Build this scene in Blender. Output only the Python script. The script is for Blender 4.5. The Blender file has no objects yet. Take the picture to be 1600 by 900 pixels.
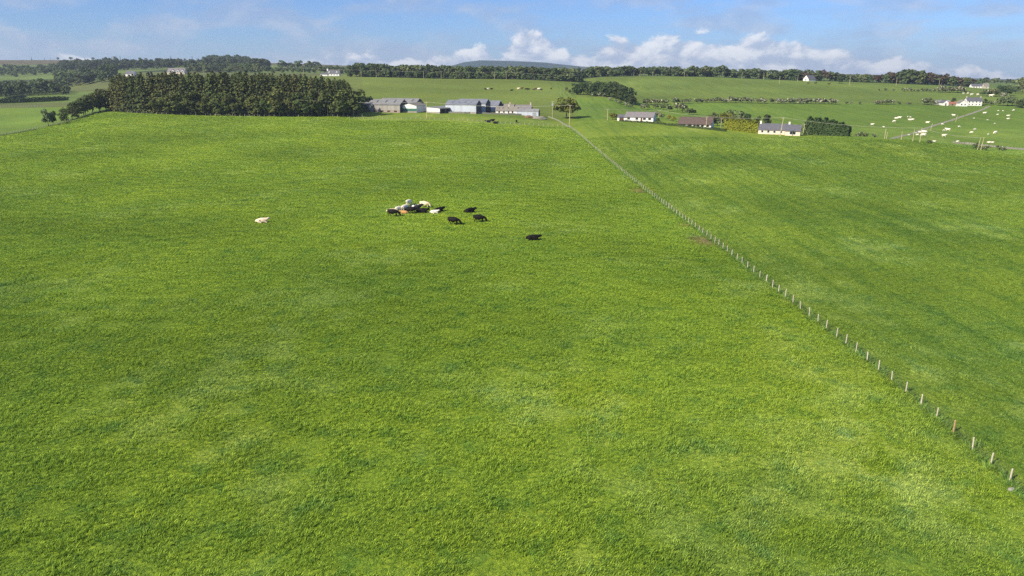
import bpy, math, random
import numpy as np
from mathutils import Vector, Matrix, noise as mnoise

R = math.radians
PI = math.pi
rng = random.Random(11)
nr = np.random.default_rng(11)
sc = bpy.context.scene
C = sc.collection

# ------------------------------------------------------------------ camera
FPX, HCAM, HORIZ = 1100.0, 30.0, 118.0          # focal length in photo pixels, drone height, horizon row
PITCH = math.atan((450 - HORIZ) / FPX)
CP, SP = math.cos(PITCH), math.sin(PITCH)
cd = bpy.data.cameras.new('camera')
cam = bpy.data.objects.new('camera', cd)
C.objects.link(cam)
cd.sensor_width = 36.0
cd.lens = FPX / 1600 * 36
cd.clip_start = 0.5
cd.clip_end = 40000
cam.location = (0, 0, HCAM)
cam.rotation_euler = (PI / 2 - PITCH, 0, 0)
sc.camera = cam

# ------------------------------------------------------------------ world, sun, exposure
SUN_DIR = Vector((-0.80, -0.60, 0.0)).normalized()      # towards the sun, on the ground
SUN_EL = R(36)
w = bpy.data.worlds.new('World')
sc.world = w
w.use_nodes = True
nt = w.node_tree
nt.nodes.clear()


def N(tree, typ, **kw):
    n = tree.nodes.new(typ)
    for k, v in kw.items():
        if k == 'inp':
            for kk, vv in v.items():
                n.inputs[kk].default_value = vv
        else:
            setattr(n, k, v)
    return n


def math_node(tree, op, a, b=None, clamp=False):
    n = tree.nodes.new('ShaderNodeMath')
    n.operation = op
    n.use_clamp = clamp
    for i, v in enumerate((a, b)):
        if v is None:
            continue
        if isinstance(v, (int, float)):
            n.inputs[i].default_value = v
        else:
            tree.links.new(v, n.inputs[i])
    return n.outputs[0]


def smooth(tree, v, lo, hi):
    n = tree.nodes.new('ShaderNodeMapRange')
    n.interpolation_type = 'SMOOTHSTEP'
    n.inputs['From Min'].default_value = lo
    n.inputs['From Max'].default_value = hi
    tree.links.new(v, n.inputs['Value'])
    return n.outputs['Result']


def mixcol(tree, fac, a, b, blend='MIX'):
    n = tree.nodes.new('ShaderNodeMix')
    n.data_type = 'RGBA'
    n.blend_type = blend
    n.clamp_factor = True
    for idx, v in ((0, fac), (6, a), (7, b)):
        if isinstance(v, (int, float)):
            n.inputs[idx].default_value = v
        elif isinstance(v, tuple):
            n.inputs[idx].default_value = (*v[:3], 1)
        else:
            tree.links.new(v, n.inputs[idx])
    return n.outputs[2]


SKY_STRENGTH = 0.093
sky = N(nt, 'ShaderNodeTexSky', sky_type='NISHITA', sun_disc=False)
sky.sun_elevation = SUN_EL
sky.sun_rotation = math.atan2(SUN_DIR.x, SUN_DIR.y)
sky.altitude = 100
sky.air_density = 1.0
sky.dust_density = 0.3
sky.ozone_density = 2.5
tc = N(nt, 'ShaderNodeTexCoord')
sep = N(nt, 'ShaderNodeSeparateXYZ')
nt.links.new(tc.outputs['Generated'], sep.inputs[0])
sx, sy, sz = sep.outputs
az = math_node(nt, 'MULTIPLY', math_node(nt, 'ARCTAN2', sx, sy), 57.2958)       # degrees
el = math_node(nt, 'MULTIPLY', math_node(nt, 'ARCSINE', sz), 57.2958)
# cumulus banks standing low over the land: a fractal edge on a soft band of elevation
cmb = N(nt, 'ShaderNodeCombineXYZ')
nt.links.new(math_node(nt, 'MULTIPLY', az, 0.30), cmb.inputs[0])
nt.links.new(math_node(nt, 'MULTIPLY', el, 0.52), cmb.inputs[1])
n1 = N(nt, 'ShaderNodeTexNoise', inp={'Scale': 1.0, 'Detail': 7.0, 'Roughness': 0.56, 'Distortion': 0.3})
nt.links.new(cmb.outputs[0], n1.inputs['Vector'])
cm2 = N(nt, 'ShaderNodeCombineXYZ')                       # the same field seen a little up-left: relief lighting of the puffs
nt.links.new(math_node(nt, 'MULTIPLY', math_node(nt, 'SUBTRACT', az, 0.55), 0.30), cm2.inputs[0])
nt.links.new(math_node(nt, 'MULTIPLY', math_node(nt, 'ADD', el, 0.55), 0.52), cm2.inputs[1])
n2 = N(nt, 'ShaderNodeTexNoise', inp={'Scale': 1.0, 'Detail': 7.0, 'Roughness': 0.56, 'Distortion': 0.3})
nt.links.new(cm2.outputs[0], n2.inputs['Vector'])


def bell(c, wd):
    d = math_node(nt, 'DIVIDE', math_node(nt, 'SUBTRACT', az, c), wd)
    return math_node(nt, 'POWER', 2.718, math_node(nt, 'MULTIPLY', math_node(nt, 'MULTIPLY', d, d), -1.0))


def ebell(v, c, wd):
    d = math_node(nt, 'DIVIDE', math_node(nt, 'SUBTRACT', v, c), wd)
    return math_node(nt, 'POWER', 2.718, math_node(nt, 'MULTIPLY', math_node(nt, 'MULTIPLY', d, d), -1.0))


# cloud top elevation (degrees) by bearing: tall heads near the middle, a long bank to the right, low puffs elsewhere
top = math_node(nt, 'ADD', math_node(nt, 'MULTIPLY', bell(1.6, 2.1), 2.5), 0.9)
top = math_node(nt, 'ADD', top, math_node(nt, 'MULTIPLY', bell(-2.9, 1.5), 1.5))
top = math_node(nt, 'ADD', top, math_node(nt, 'MULTIPLY', bell(12.5, 8.5), 2.2))
top = math_node(nt, 'ADD', top, math_node(nt, 'MULTIPLY', bell(21.5, 4.0), 0.7))
top = math_node(nt, 'ADD', top, math_node(nt, 'MULTIPLY', bell(-10.0, 2.6), 0.9))
edge = math_node(nt, 'ADD', math_node(nt, 'SUBTRACT', top, el),
                 math_node(nt, 'MULTIPLY', math_node(nt, 'SUBTRACT', n1.outputs['Fac'], 0.5), 5.6))
cover = smooth(nt, edge, 0.0, 0.65)
cover = math_node(nt, 'MULTIPLY', cover, smooth(nt, el, -3.0, -0.5))
# scattered soft puffs higher up
cmb3 = N(nt, 'ShaderNodeCombineXYZ')
nt.links.new(math_node(nt, 'MULTIPLY', az, 0.13), cmb3.inputs[0])
nt.links.new(math_node(nt, 'MULTIPLY', el, 0.42), cmb3.inputs[1])
n3 = N(nt, 'ShaderNodeTexNoise', inp={'Scale': 1.0, 'Detail': 6.0, 'Roughness': 0.55, 'Distortion': 0.2})
nt.links.new(cmb3.outputs[0], n3.inputs['Vector'])
thin = math_node(nt, 'MULTIPLY', smooth(nt, n3.outputs['Fac'], 0.42, 0.62), 0.55)
cmb4 = N(nt, 'ShaderNodeCombineXYZ')
nt.links.new(math_node(nt, 'MULTIPLY', az, 0.06), cmb4.inputs[0])
nt.links.new(math_node(nt, 'MULTIPLY', el, 0.9), cmb4.inputs[1])
cmb4.inputs[2].default_value = 4.2
n4 = N(nt, 'ShaderNodeTexNoise', inp={'Scale': 1.0, 'Detail': 4.0, 'Roughness': 0.5})
nt.links.new(cmb4.outputs[0], n4.inputs['Vector'])
veil = math_node(nt, 'MULTIPLY', smooth(nt, n4.outputs['Fac'], 0.45, 0.75), 0.25)
relief = smooth(nt, math_node(nt, 'SUBTRACT', n1.outputs['Fac'], n2.outputs['Fac']), -0.10, 0.13)
ccol = mixcol(nt, relief, (0.46, 0.53, 0.69), (0.96, 0.96, 0.97))
CLOUD_GAIN = 1.0 / SKY_STRENGTH
ccol = mixcol(nt, 1.0, ccol, (CLOUD_GAIN * 0.72,) * 3, 'MULTIPLY')
skyc = mixcol(nt, 1.0, sky.outputs[0], (0.41, 0.60, 1.0), 'MULTIPLY')
puffc = mixcol(nt, smooth(nt, n1.outputs['Fac'], 0.4, 0.65), (2.7, 3.4, 4.9), (4.2, 4.5, 5.3))
low = math_node(nt, 'MULTIPLY', math_node(nt, 'POWER', 2.718, math_node(nt, 'MULTIPLY', math_node(nt, 'ABSOLUTE', el), -0.42)), 0.32)
o1 = mixcol(nt, math_node(nt, 'ADD', veil, low, True), skyc, (2.75, 3.5, 5.0))
o2 = mixcol(nt, thin, o1, puffc)
o3 = mixcol(nt, math_node(nt, 'MULTIPLY', cover, 0.82), o2, ccol)
bg = N(nt, 'ShaderNodeBackground')
bg.inputs['Strength'].default_value = SKY_STRENGTH
nt.links.new(o3, bg.inputs['Color'])
wo = N(nt, 'ShaderNodeOutputWorld')
nt.links.new(bg.outputs[0], wo.inputs['Surface'])

sl = bpy.data.lights.new('sun', 'SUN')
sun = bpy.data.objects.new('sun', sl)
C.objects.link(sun)
sl.energy = 5.0
sl.angle = R(0.5)
sl.color = (1.0, 0.90, 0.74)
to_sun = Vector((SUN_DIR.x * math.cos(SUN_EL), SUN_DIR.y * math.cos(SUN_EL), math.sin(SUN_EL)))
sun.rotation_euler = to_sun.to_track_quat('Z', 'Y').to_euler()
sun.location = (-200, -100, 300)

vs = sc.view_settings
vs.view_transform = 'Standard'
vs.look = 'None'
vs.exposure = 0.60
vs.gamma = 1.0
vs.use_curve_mapping = False
sc.cycles.use_denoising = False
sc.cycles.max_bounces = 6
sc.cycles.diffuse_bounces = 3
sc.cycles.transmission_bounces = 4
sc.cycles.transparent_max_bounces = 6
sc.cycles.volume_bounces = 0


# ------------------------------------------------------------------ pixels, rays and the lie of the land
def dydz(py):
    b = (py - 450) / FPX
    return CP - b * SP, -SP - b * CP


def zpix(Y, py):
    dy, dz = dydz(py)
    return HCAM + Y * dz / dy


def py_of(Y, z):
    s = (z - HCAM) / Y
    b = (s * CP + SP) / (s * SP - CP)
    return 450 + FPX * b


def pchip(xs, ys, xq):
    xs = np.asarray(xs, float); ys = np.asarray(ys, float); xq = np.clip(np.asarray(xq, float), xs[0], xs[-1])
    h = np.diff(xs); d = np.diff(ys, axis=0)
    hh = h.reshape((-1,) + (1,) * (ys.ndim - 1))
    d = d / hh
    m = np.zeros_like(ys)
    m[0] = d[0]; m[-1] = d[-1]
    s = d[:-1] * d[1:]
    with np.errstate(divide='ignore', invalid='ignore'):
        hm = np.where(s > 0, 2 * d[:-1] * d[1:] / (d[:-1] + d[1:]), 0)
    m[1:-1] = np.nan_to_num(hm)
    i = np.clip(np.searchsorted(xs, xq, side='right') - 1, 0, len(xs) - 2)
    sh = (-1,) + (1,) * (ys.ndim - 1)
    t = ((xq - xs[i]) / h[i]).reshape(sh)
    hi = h[i].reshape(sh)
    return ((1 + 2 * t) * (1 - t) ** 2 * ys[i] + t * (1 - t) ** 2 * hi * m[i]
            + t * t * (3 - 2 * t) * ys[i + 1] + t * t * (t - 1) * hi * m[i + 1])


# land profiles: bearing (photo column) -> distance and the photo row where the ground lies
PROF = {
    -700: [(330, 215), (480, 184), (560, 166), (750, 151), (950, 146), (1250, 128), (1650, 111), (2600, 95), (7600, 97)],
    0: [(330, 215), (480, 184), (560, 166), (750, 151), (950, 146), (1250, 128), (1650, 111), (2600, 94), (7600, 98)],
    90: [(380, 196), (470, 178), (560, 165), (750, 148), (950, 141), (1250, 126), (1650, 110), (2600, 94), (7600, 98)],
    170: [(450, 172), (560, 158), (750, 146), (950, 134), (1080, 122), (1250, 117), (1650, 107), (2600, 94), (7600, 98)],
    300: [(420, 181), (520, 168), (800, 141), (1080, 115.5), (1250, 112.5), (1650, 106), (2600, 96), (7600, 99)],
    450: [(420, 182), (520, 168), (700, 142), (900, 119), (1250, 112), (2000, 102), (2600, 99), (7600, 101)],
    560: [(405, 185), (430, 177), (520, 161), (700, 136), (860, 120), (1000, 117), (2600, 103), (7600, 106)],
    700: [(405, 187), (440, 177), (520, 165), (650, 143), (860, 123), (1000, 121), (2600, 106), (7600, 108)],
    800: [(405, 193), (440, 181), (540, 162), (650, 144), (860, 124), (1000, 122), (2600, 108), (7600, 110)],
    880: [(400, 198), (450, 185), (560, 163), (680, 141), (830, 128), (1000, 124), (2600, 110), (7600, 112)],
    950: [(410, 190), (480, 178), (560, 163), (620, 151), (680, 148), (760, 145), (960, 120), (1100, 119), (2600, 112), (7600, 113)],
    1010: [(410, 190), (470, 182), (540, 175), (600, 164), (700, 149), (960, 119), (1100, 118), (2600, 113), (7600, 114)],
    1120: [(375, 201), (440, 191), (600, 161), (700, 148), (960, 121), (1100, 120), (2600, 113), (7600, 114)],
    1220: [(330, 214), (365, 207), (440, 195), (600, 162), (700, 150), (960, 125), (1100, 124), (2600, 115), (7600, 115)],
    1320: [(320, 216), (350, 211), (440, 196), (600, 163), (700, 150), (950, 128), (1100, 127), (2600, 116), (7600, 116)],
    1400: [(310, 219), (335, 217), (420, 203), (600, 164), (700, 152), (900, 131), (1100, 129), (2600, 120), (7600, 118)],
    1600: [(280, 238), (300, 236), (340, 226), (450, 197), (590, 167), (720, 150), (920, 139), (1300, 132), (2600, 128), (7600, 124)],
    2400: [(280, 238), (300, 236), (340, 226), (450, 197), (590, 167), (720, 150), (920, 139), (1300, 132), (2600, 128), (7600, 124)],
}
UC = np.array([(p - 800) / FPX / 1.035 for p in PROF])
YG = np.concatenate([np.linspace(-400, 40, 12)[:-1], np.geomspace(40, 7600, 330)])
UG = np.concatenate([np.linspace(-1.3, -0.92, 20)[:-1], np.linspace(-0.92, 0.92, 560), np.linspace(0.92, 1.3, 20)[1:]])
zc = []
for p, lst in PROF.items():
    ys = [-400, 40, 140, 240] + [a for a, b in lst]
    z0 = zpix(*lst[0])
    zs = [0, 0, 0, 0.18 * z0] + [zpix(a, b) for a, b in lst]
    zc.append(pchip(ys, zs, YG))
ZC = np.array(zc)                               # columns x rows
ZG = pchip(UC, ZC, UG)                          # u x Y
# the long blue hill far beyond the wood
hb = np.exp(-((YG - 6200) / 900) ** 2)
hu = UG * 1.035 * FPX + 800
hh = np.interp(hu, [690, 725, 750, 800, 850, 905, 960, 1060, 1150], [0, 10, 13.5, 13.5, 12.5, 8, 5, 2, 0]) * 6200 / 1139
ZG = ZG + hh[:, None] * hb[None, :] 
# gentle swells of the pasture
for j, Y in enumerate(YG):
    if 40 < Y < 2600:
        a = 0.35 * min(1, (Y - 40) / 100)
        for i, u in enumerate(UG):
            x = u * max(Y, 60)
            ZG[i, j] += a * mnoise.noise(Vector((x * 0.02, Y * 0.02, 3.3)))


def gz(x, y):
    u = x / max(y, 60)
    i = np.clip(np.searchsorted(UG, u) - 1, 0, len(UG) - 2)
    j = np.clip(np.searchsorted(YG, y) - 1, 0, len(YG) - 2)
    a = min(1, max(0, (u - UG[i]) / (UG[i + 1] - UG[i])))
    b = min(1, max(0, (y - YG[j]) / (YG[j + 1] - YG[j])))
    return float((ZG[i, j] * (1 - a) + ZG[i + 1, j] * a) * (1 - b) + (ZG[i, j + 1] * (1 - a) + ZG[i + 1, j + 1] * a) * b)


def gzv(x, y):
    u = x / np.maximum(y, 60)
    i = np.clip(np.searchsorted(UG, u) - 1, 0, len(UG) - 2)
    j = np.clip(np.searchsorted(YG, y) - 1, 0, len(YG) - 2)
    a = np.clip((u - UG[i]) / (UG[i + 1] - UG[i]), 0, 1)
    b = np.clip((y - YG[j]) / (YG[j + 1] - YG[j]), 0, 1)
    return (ZG[i, j] * (1 - a) + ZG[i + 1, j] * a) * (1 - b) + (ZG[i, j + 1] * (1 - a) + ZG[i + 1, j + 1] * a) * b


def place(px, Y):
    """the ground point at distance Y on the bearing of photo column px"""
    dy = 1.035
    for _ in range(3):
        x = (px - 800) / FPX * Y / dy
        z = gz(x, Y)
        dy = dydz(py_of(Y, z))[0]
    return Vector((x, Y, z))


def hit(px, py, y0=32):
    """first ground point along the ray through a photo pixel"""
    dy, dz = dydz(py)
    a = (px - 800) / FPX / dy
    Y = y0
    while Y < 7000:
        if HCAM + Y * dz / dy <= gz(a * Y, Y):
            break
        Y *= 1.003
    return Vector((a * Y, Y, gz(a * Y, Y)))


# ------------------------------------------------------------------ materials
def new_mat(name):
    m = bpy.data.materials.new(name)
    m.use_nodes = True
    t = m.node_tree
    b = t.nodes['Principled BSDF']
    return m, t, b


def surf(name, col, col2=None, scale=1.0, rough=0.8, bump=0.0, spec=0.3, metal=0.0, wave=None, streak=False):
    """plain weathered surface: two tones mixed by noise, optional ribs"""
    m, t, b = new_mat(name)
    tcn = N(t, 'ShaderNodeTexCoord')
    nz = N(t, 'ShaderNodeTexNoise', inp={'Scale': scale, 'Detail': 6.0, 'Roughness': 0.62})
    if streak:
        mp = N(t, 'ShaderNodeMapping')
        mp.inputs['Scale'].default_value = (1, 1, 0.12)
        t.links.new(tcn.outputs['Object'], mp.inputs['Vector'])
        t.links.new(mp.outputs[0], nz.inputs['Vector'])
    else:
        t.links.new(tcn.outputs['Object'], nz.inputs['Vector'])
    f = smooth(t, nz.outputs['Fac'], 0.34, 0.68)
    col2 = col2 or tuple(c * 0.72 for c in col)
    t.links.new(mixcol(t, f, col, col2), b.inputs['Base Color'])
    b.inputs['Roughness'].default_value = rough
    b.inputs['Specular IOR Level'].default_value = spec
    b.inputs['Metallic'].default_value = metal
    if wave:
        wv = N(t, 'ShaderNodeTexWave', bands_direction=wave[0], inp={'Scale': wave[1], 'Distortion': 0.0})
        t.links.new(tcn.outputs['Object'], wv.inputs['Vector'])
        bp = N(t, 'ShaderNodeBump', inp={'Strength': 0.5, 'Distance': 0.05})
        t.links.new(wv.outputs['Fac'], bp.inputs['Height'])
        t.links.new(bp.outputs[0], b.inputs['Normal'])
    elif bump:
        bp = N(t, 'ShaderNodeBump', inp={'Strength': bump, 'Distance': 0.05})
        t.links.new(nz.outputs['Fac'], bp.inputs['Height'])
        t.links.new(bp.outputs[0], b.inputs['Normal'])
    return m


def leaf_mat(name, dark, light, accent=None, acc_at=0.8, transl=0.25, objvar=0.35):
    m, t, b = new_mat(name)
    g = N(t, 'ShaderNodeNewGeometry')
    oi = N(t, 'ShaderNodeObjectInfo')
    c = mixcol(t, g.outputs['Random Per Island'], dark, light)
    if accent:
        nz = N(t, 'ShaderNodeTexNoise', inp={'Scale': 0.5, 'Detail': 2.0})
        t.links.new(g.outputs['Position'], nz.inputs['Vector'])
        v = math_node(t, 'ADD', g.outputs['Random Per Island'], math_node(t, 'MULTIPLY', math_node(t, 'SUBTRACT', nz.outputs['Fac'], 0.5), 0.9))
        c = mixcol(t, smooth(t, v, acc_at - 0.04, acc_at + 0.04), c, accent)
    hv = N(t, 'ShaderNodeHueSaturation')
    t.links.new(c, hv.inputs['Color'])
    t.links.new(math_node(t, 'ADD', math_node(t, 'MULTIPLY', oi.outputs['Random'], objvar * 2), 1 - objvar), hv.inputs['Value'])
    wn = N(t, 'ShaderNodeTexWhiteNoise', noise_dimensions='1D')
    t.links.new(oi.outputs['Random'], wn.inputs['W'])
    t.links.new(math_node(t, 'ADD', math_node(t, 'MULTIPLY', wn.outputs['Value'], 0.05), 0.475), hv.inputs['Hue'])
    t.links.new(hv.outputs[0], b.inputs['Base Color'])
    b.inputs['Roughness'].default_value = 0.75
    b.inputs['Specular IOR Level'].default_value = 0.15
    tr = N(t, 'ShaderNodeBsdfTranslucent')
    t.links.new(hv.outputs[0], tr.inputs['Color'])
    ms = N(t, 'ShaderNodeMixShader')
    ms.inputs[0].default_value = transl
    t.links.new(b.outputs[0], ms.inputs[1])
    t.links.new(tr.outputs[0], ms.inputs[2])
    t.links.new(ms.outputs[0], t.nodes['Material Output'].inputs['Surface'])
    return m


M = {}
M['bark'] = surf('bark', (0.10, 0.085, 0.065), scale=3, bump=0.4)
M['palebark'] = surf('pale_bark', (0.30, 0.27, 0.22), scale=3, bump=0.4)
M['post'] = surf('weathered_post', (0.54, 0.49, 0.37), (0.38, 0.34, 0.26), scale=5, bump=0.3)
M['newpost'] = surf('fresh_post', (0.44, 0.27, 0.14), (0.34, 0.21, 0.11), scale=5)
M['wire'] = surf('galvanised_wire', (0.30, 0.31, 0.31), scale=2, rough=0.45, metal=0.6)
M['pole'] = surf('utility_pole_wood', (0.55, 0.48, 0.27), (0.38, 0.33, 0.20), scale=2)
M['cable'] = surf('cable', (0.50, 0.48, 0.38), scale=1, rough=0.6)
M['white'] = surf('white_render', (0.78, 0.77, 0.73), (0.66, 0.64, 0.59), scale=0.5, streak=True)
M['cream'] = surf('cream_render', (0.72, 0.60, 0.48), (0.62, 0.51, 0.41), scale=0.5)
M['pink'] = surf('pink_render', (0.62, 0.44, 0.36), (0.55, 0.38, 0.32), scale=0.5)
M['slate'] = surf('slate_roof', (0.13, 0.13, 0.145), (0.085, 0.085, 0.10), scale=1.5, rough=0.6, wave=('Z', 2.2))
M['greyroof'] = surf('grey_tile_roof', (0.21, 0.19, 0.19), (0.15, 0.14, 0.14), scale=1.5, wave=('Z', 2.2))
M['brownroof'] = surf('brown_tile_roof', (0.12, 0.085, 0.07), (0.085, 0.06, 0.05), scale=1.2, wave=('Z', 2.2))
M['stoneroof'] = surf('lichened_roof', (0.24, 0.215, 0.175), (0.16, 0.15, 0.125), scale=0.8)
M['sheet'] = surf('grey_sheet_roof', (0.24, 0.24, 0.235), (0.18, 0.18, 0.178), scale=0.35, rough=0.6, wave=('X', 1.6))
M['sheetdark'] = surf('blue_grey_sheet_roof', (0.20, 0.215, 0.245), (0.15, 0.163, 0.185), scale=0.35, rough=0.55, wave=('X', 1.6))
M['sheetpale'] = surf('pale_sheet', (0.52, 0.56, 0.62), (0.43, 0.46, 0.51), scale=0.3, rough=0.5, wave=('X', 1.6), streak=True)
M['barnwall'] = surf('weathered_boarding', (0.36, 0.345, 0.31), (0.27, 0.26, 0.235), scale=0.6, wave=('X', 1.2), streak=True)
M['shadewall'] = surf('gable_shade', (0.035, 0.045, 0.055), (0.025, 0.032, 0.04), scale=0.5, rough=0.6)  # shade of the gables turned from the sun, painted as a dark colour
M['greenband'] = surf('green_sheeting', (0.035, 0.16, 0.11), (0.03, 0.12, 0.085), scale=0.6, rough=0.6)
M['concrete'] = surf('concrete', (0.36, 0.33, 0.29), (0.26, 0.24, 0.21), scale=0.7, bump=0.2)
M['brick'] = surf('brick_base', (0.34, 0.27, 0.23), (0.26, 0.21, 0.18), scale=1.5)
M['opening_shade'] = surf('unlit_opening', (0.02, 0.018, 0.016), scale=1)  # near-black slabs stand in for the shade inside open sheds
M['glass'] = surf('window_glass', (0.03, 0.035, 0.04), scale=1, rough=0.08, spec=0.6)
M['frame'] = surf('white_frame', (0.75, 0.75, 0.74), scale=1, rough=0.5)
M['woodframe'] = surf('brown_frame', (0.12, 0.06, 0.035), scale=1)
M['rooflight'] = surf('rooflight', (0.09, 0.10, 0.11), scale=1, rough=0.25, spec=0.5)
M['chimney'] = surf('chimney_stone', (0.50, 0.46, 0.38), scale=1.5, bump=0.3)
M['clay'] = surf('clay_pot', (0.45, 0.25, 0.15), scale=2)
M['redroof'] = surf('red_sheet_roof', (0.32, 0.13, 0.085), (0.25, 0.10, 0.07), scale=0.7)
M['gravel'] = surf('gravel_track', (0.30, 0.275, 0.20), (0.14, 0.165, 0.07), scale=0.7, bump=0.5)
M['stone'] = surf('field_stone', (0.26, 0.245, 0.20), (0.17, 0.165, 0.13), scale=1.2, bump=0.5)
M['rust'] = surf('rusty_brown', (0.22, 0.12, 0.07), (0.15, 0.085, 0.055), scale=1.0)
M['metal'] = surf('grey_metal', (0.45, 0.46, 0.47), scale=1, rough=0.4, metal=0.4)
M['hide_black'] = surf('black_hide', (0.006, 0.005, 0.005), (0.011, 0.008, 0.007), scale=2, rough=0.7, spec=0.12)
M['hide_white'] = surf('white_hide', (0.82, 0.75, 0.62), (0.74, 0.67, 0.54), scale=1.5)
M['hide_cream'] = surf('cream_hide', (0.78, 0.63, 0.44), (0.70, 0.54, 0.36), scale=1.5)
M['hide_tan'] = surf('tan_hide', (0.50, 0.27, 0.10), (0.42, 0.22, 0.08), scale=1.5)
M['hide_brown'] = surf('brown_hide', (0.07, 0.04, 0.025), (0.05, 0.03, 0.02), scale=1.5)


def hide_patched():
    m, t, b = new_mat('black_and_white_hide')
    tcn = N(t, 'ShaderNodeTexCoord')
    nz = N(t, 'ShaderNodeTexNoise', inp={'Scale': 1.35, 'Detail': 1.0})
    t.links.new(tcn.outputs['Object'], nz.inputs['Vector'])
    t.links.new(mixcol(t, smooth(t, nz.outputs['Fac'], 0.535, 0.55), (0.012, 0.010, 0.010), (0.68, 0.66, 0.62)), b.inputs['Base Color'])
    b.inputs['Roughness'].default_value = 0.65
    return m


M['hide_patched'] = hide_patched()
M['spruce'] = leaf_mat('spruce_needles', (0.035, 0.055, 0.018), (0.122, 0.135, 0.038), transl=0.15, objvar=0.22)
M['edgeleaf'] = leaf_mat('edge_tree_leaves', (0.042, 0.066, 0.018), (0.112, 0.135, 0.034), transl=0.2, objvar=0.22)
M['woodleaf'] = leaf_mat('woodland_leaves', (0.045, 0.080, 0.028), (0.125, 0.160, 0.052), transl=0.22, objvar=0.35)
M['scrubleaf'] = leaf_mat('scrub_leaves', (0.070, 0.105, 0.040), (0.165, 0.195, 0.080), transl=0.22, objvar=0.35)
M['olive'] = leaf_mat('olive_leaves', (0.090, 0.108, 0.018), (0.215, 0.205, 0.035), transl=0.2, objvar=0.15)
M['darkleaf'] = leaf_mat('dark_leaves', (0.030, 0.055, 0.020), (0.082, 0.112, 0.036), transl=0.18, objvar=0.2)
M['may'] = leaf_mat('hawthorn_in_blossom', (0.055, 0.085, 0.030), (0.15, 0.165, 0.065), accent=(0.58, 0.55, 0.44), acc_at=0.86, transl=0.18, objvar=0.2)
M['maywhite'] = leaf_mat('hawthorn_white_with_blossom', (0.10, 0.12, 0.05), (0.20, 0.20, 0.11), accent=(0.46, 0.45, 0.36), acc_at=0.70, transl=0.18, objvar=0.1)
M['gold'] = leaf_mat('golden_hedge', (0.16, 0.175, 0.018), (0.27, 0.270, 0.030), transl=0.15, objvar=0.05)
M['broom'] = leaf_mat('yellow_flowering_shrub', (0.10, 0.11, 0.02), (0.32, 0.27, 0.03), transl=0.2, objvar=0.1)
M['purple'] = leaf_mat('copper_leaves', (0.060, 0.045, 0.026), (0.115, 0.085, 0.050), transl=0.15, objvar=0.2)


# ------------------------------------------------------------------ object helpers
def tag(o, label=None, cat=None, group=None, kind=None):
    if label: o['label'] = label
    if cat: o['category'] = cat
    if group: o['group'] = group
    if kind: o['kind'] = kind
    return o


def empty(name, loc=(0, 0, 0), rz=0.0):
    o = bpy.data.objects.new(name, None)
    o.empty_display_size = 0.5
    C.objects.link(o)
    o.location = loc
    o.rotation_euler = (0, 0, rz)
    return o


def link(name, me, mat=None, parent=None, loc=None):
    o = bpy.data.objects.new(name, me)
    C.objects.link(o)
    if mat is not None and not me.materials:
        me.materials.append(mat)
    if parent is not None:
        o.parent = parent
    if loc is not None:
        o.location = loc
    return o


class MB:
    def __init__(self):
        self.v, self.f = [], []

    def poly(self, pts):
        i = len(self.v)
        self.v += [tuple(p) for p in pts]
        self.f.append(tuple(range(i, i + len(pts))))

    def box(self, x0, x1, y0, y1, z0, z1):
        i = len(self.v)
        self.v += [(x, y, z) for z in (z0, z1) for y in (y0, y1) for x in (x0, x1)]
        for q in ((0, 2, 3, 1), (4, 5, 7, 6), (0, 1, 5, 4), (2, 6, 7, 3), (0, 4, 6, 2), (1, 3, 7, 5)):
            self.f.append(tuple(i + k for k in q))
        return self

    def prism(self, prof, a, b, axis='x'):
        """closed profile (p,q) extruded from a to b along axis; profile plane is (y,z) or (x,z)"""
        i = len(self.v); n = len(prof)
        for e in (a, b):
            for p, q in prof:
                self.v.append((e, p, q) if axis == 'x' else (p, e, q))
        self.f.append(tuple(i + k for k in range(n)))
        self.f.append(tuple(i + n + k for k in reversed(range(n))))
        for k in range(n):
            k2 = (k + 1) % n
            self.f.append((i + k, i + n + k, i + n + k2, i + k2))
        return self

    def tube(self, pts, rad, n=6, cap=True):
        pts = [Vector(p) for p in pts]
        rad = rad if isinstance(rad, (list, tuple)) else [rad] * len(pts)
        i = len(self.v)
        for k, p in enumerate(pts):
            d = (pts[min(k + 1, len(pts) - 1)] - pts[max(k - 1, 0)]).normalized()
            a = d.orthogonal().normalized() if abs(d.z) > 0.9 else d.cross(Vector((0, 0, 1))).normalized()
            b = d.cross(a)
            for s in range(n):
                t = 2 * PI * s / n
                self.v.append(tuple(p + (a * math.cos(t) + b * math.sin(t)) * rad[k]))
        for k in range(len(pts) - 1):
            for s in range(n):
                s2 = (s + 1) % n
                self.f.append((i + k * n + s, i + k * n + s2, i + (k + 1) * n + s2, i + (k + 1) * n + s))
        if cap:
            self.f.append(tuple(i + s for s in reversed(range(n))))
            self.f.append(tuple(i + (len(pts) - 1) * n + s for s in range(n)))
        return self

    def mesh(self, name, smooth_=False):
        me = bpy.data.meshes.new(name)
        me.from_pydata(self.v, [], self.f)
        if smooth_:
            me.polygons.foreach_set('use_smooth', [True] * len(me.polygons))
        me.update()
        return me

    def build(self, name, mat, parent=None, loc=None, smooth_=False):
        return link(name, self.mesh(name, smooth_), mat, parent, loc)


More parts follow.
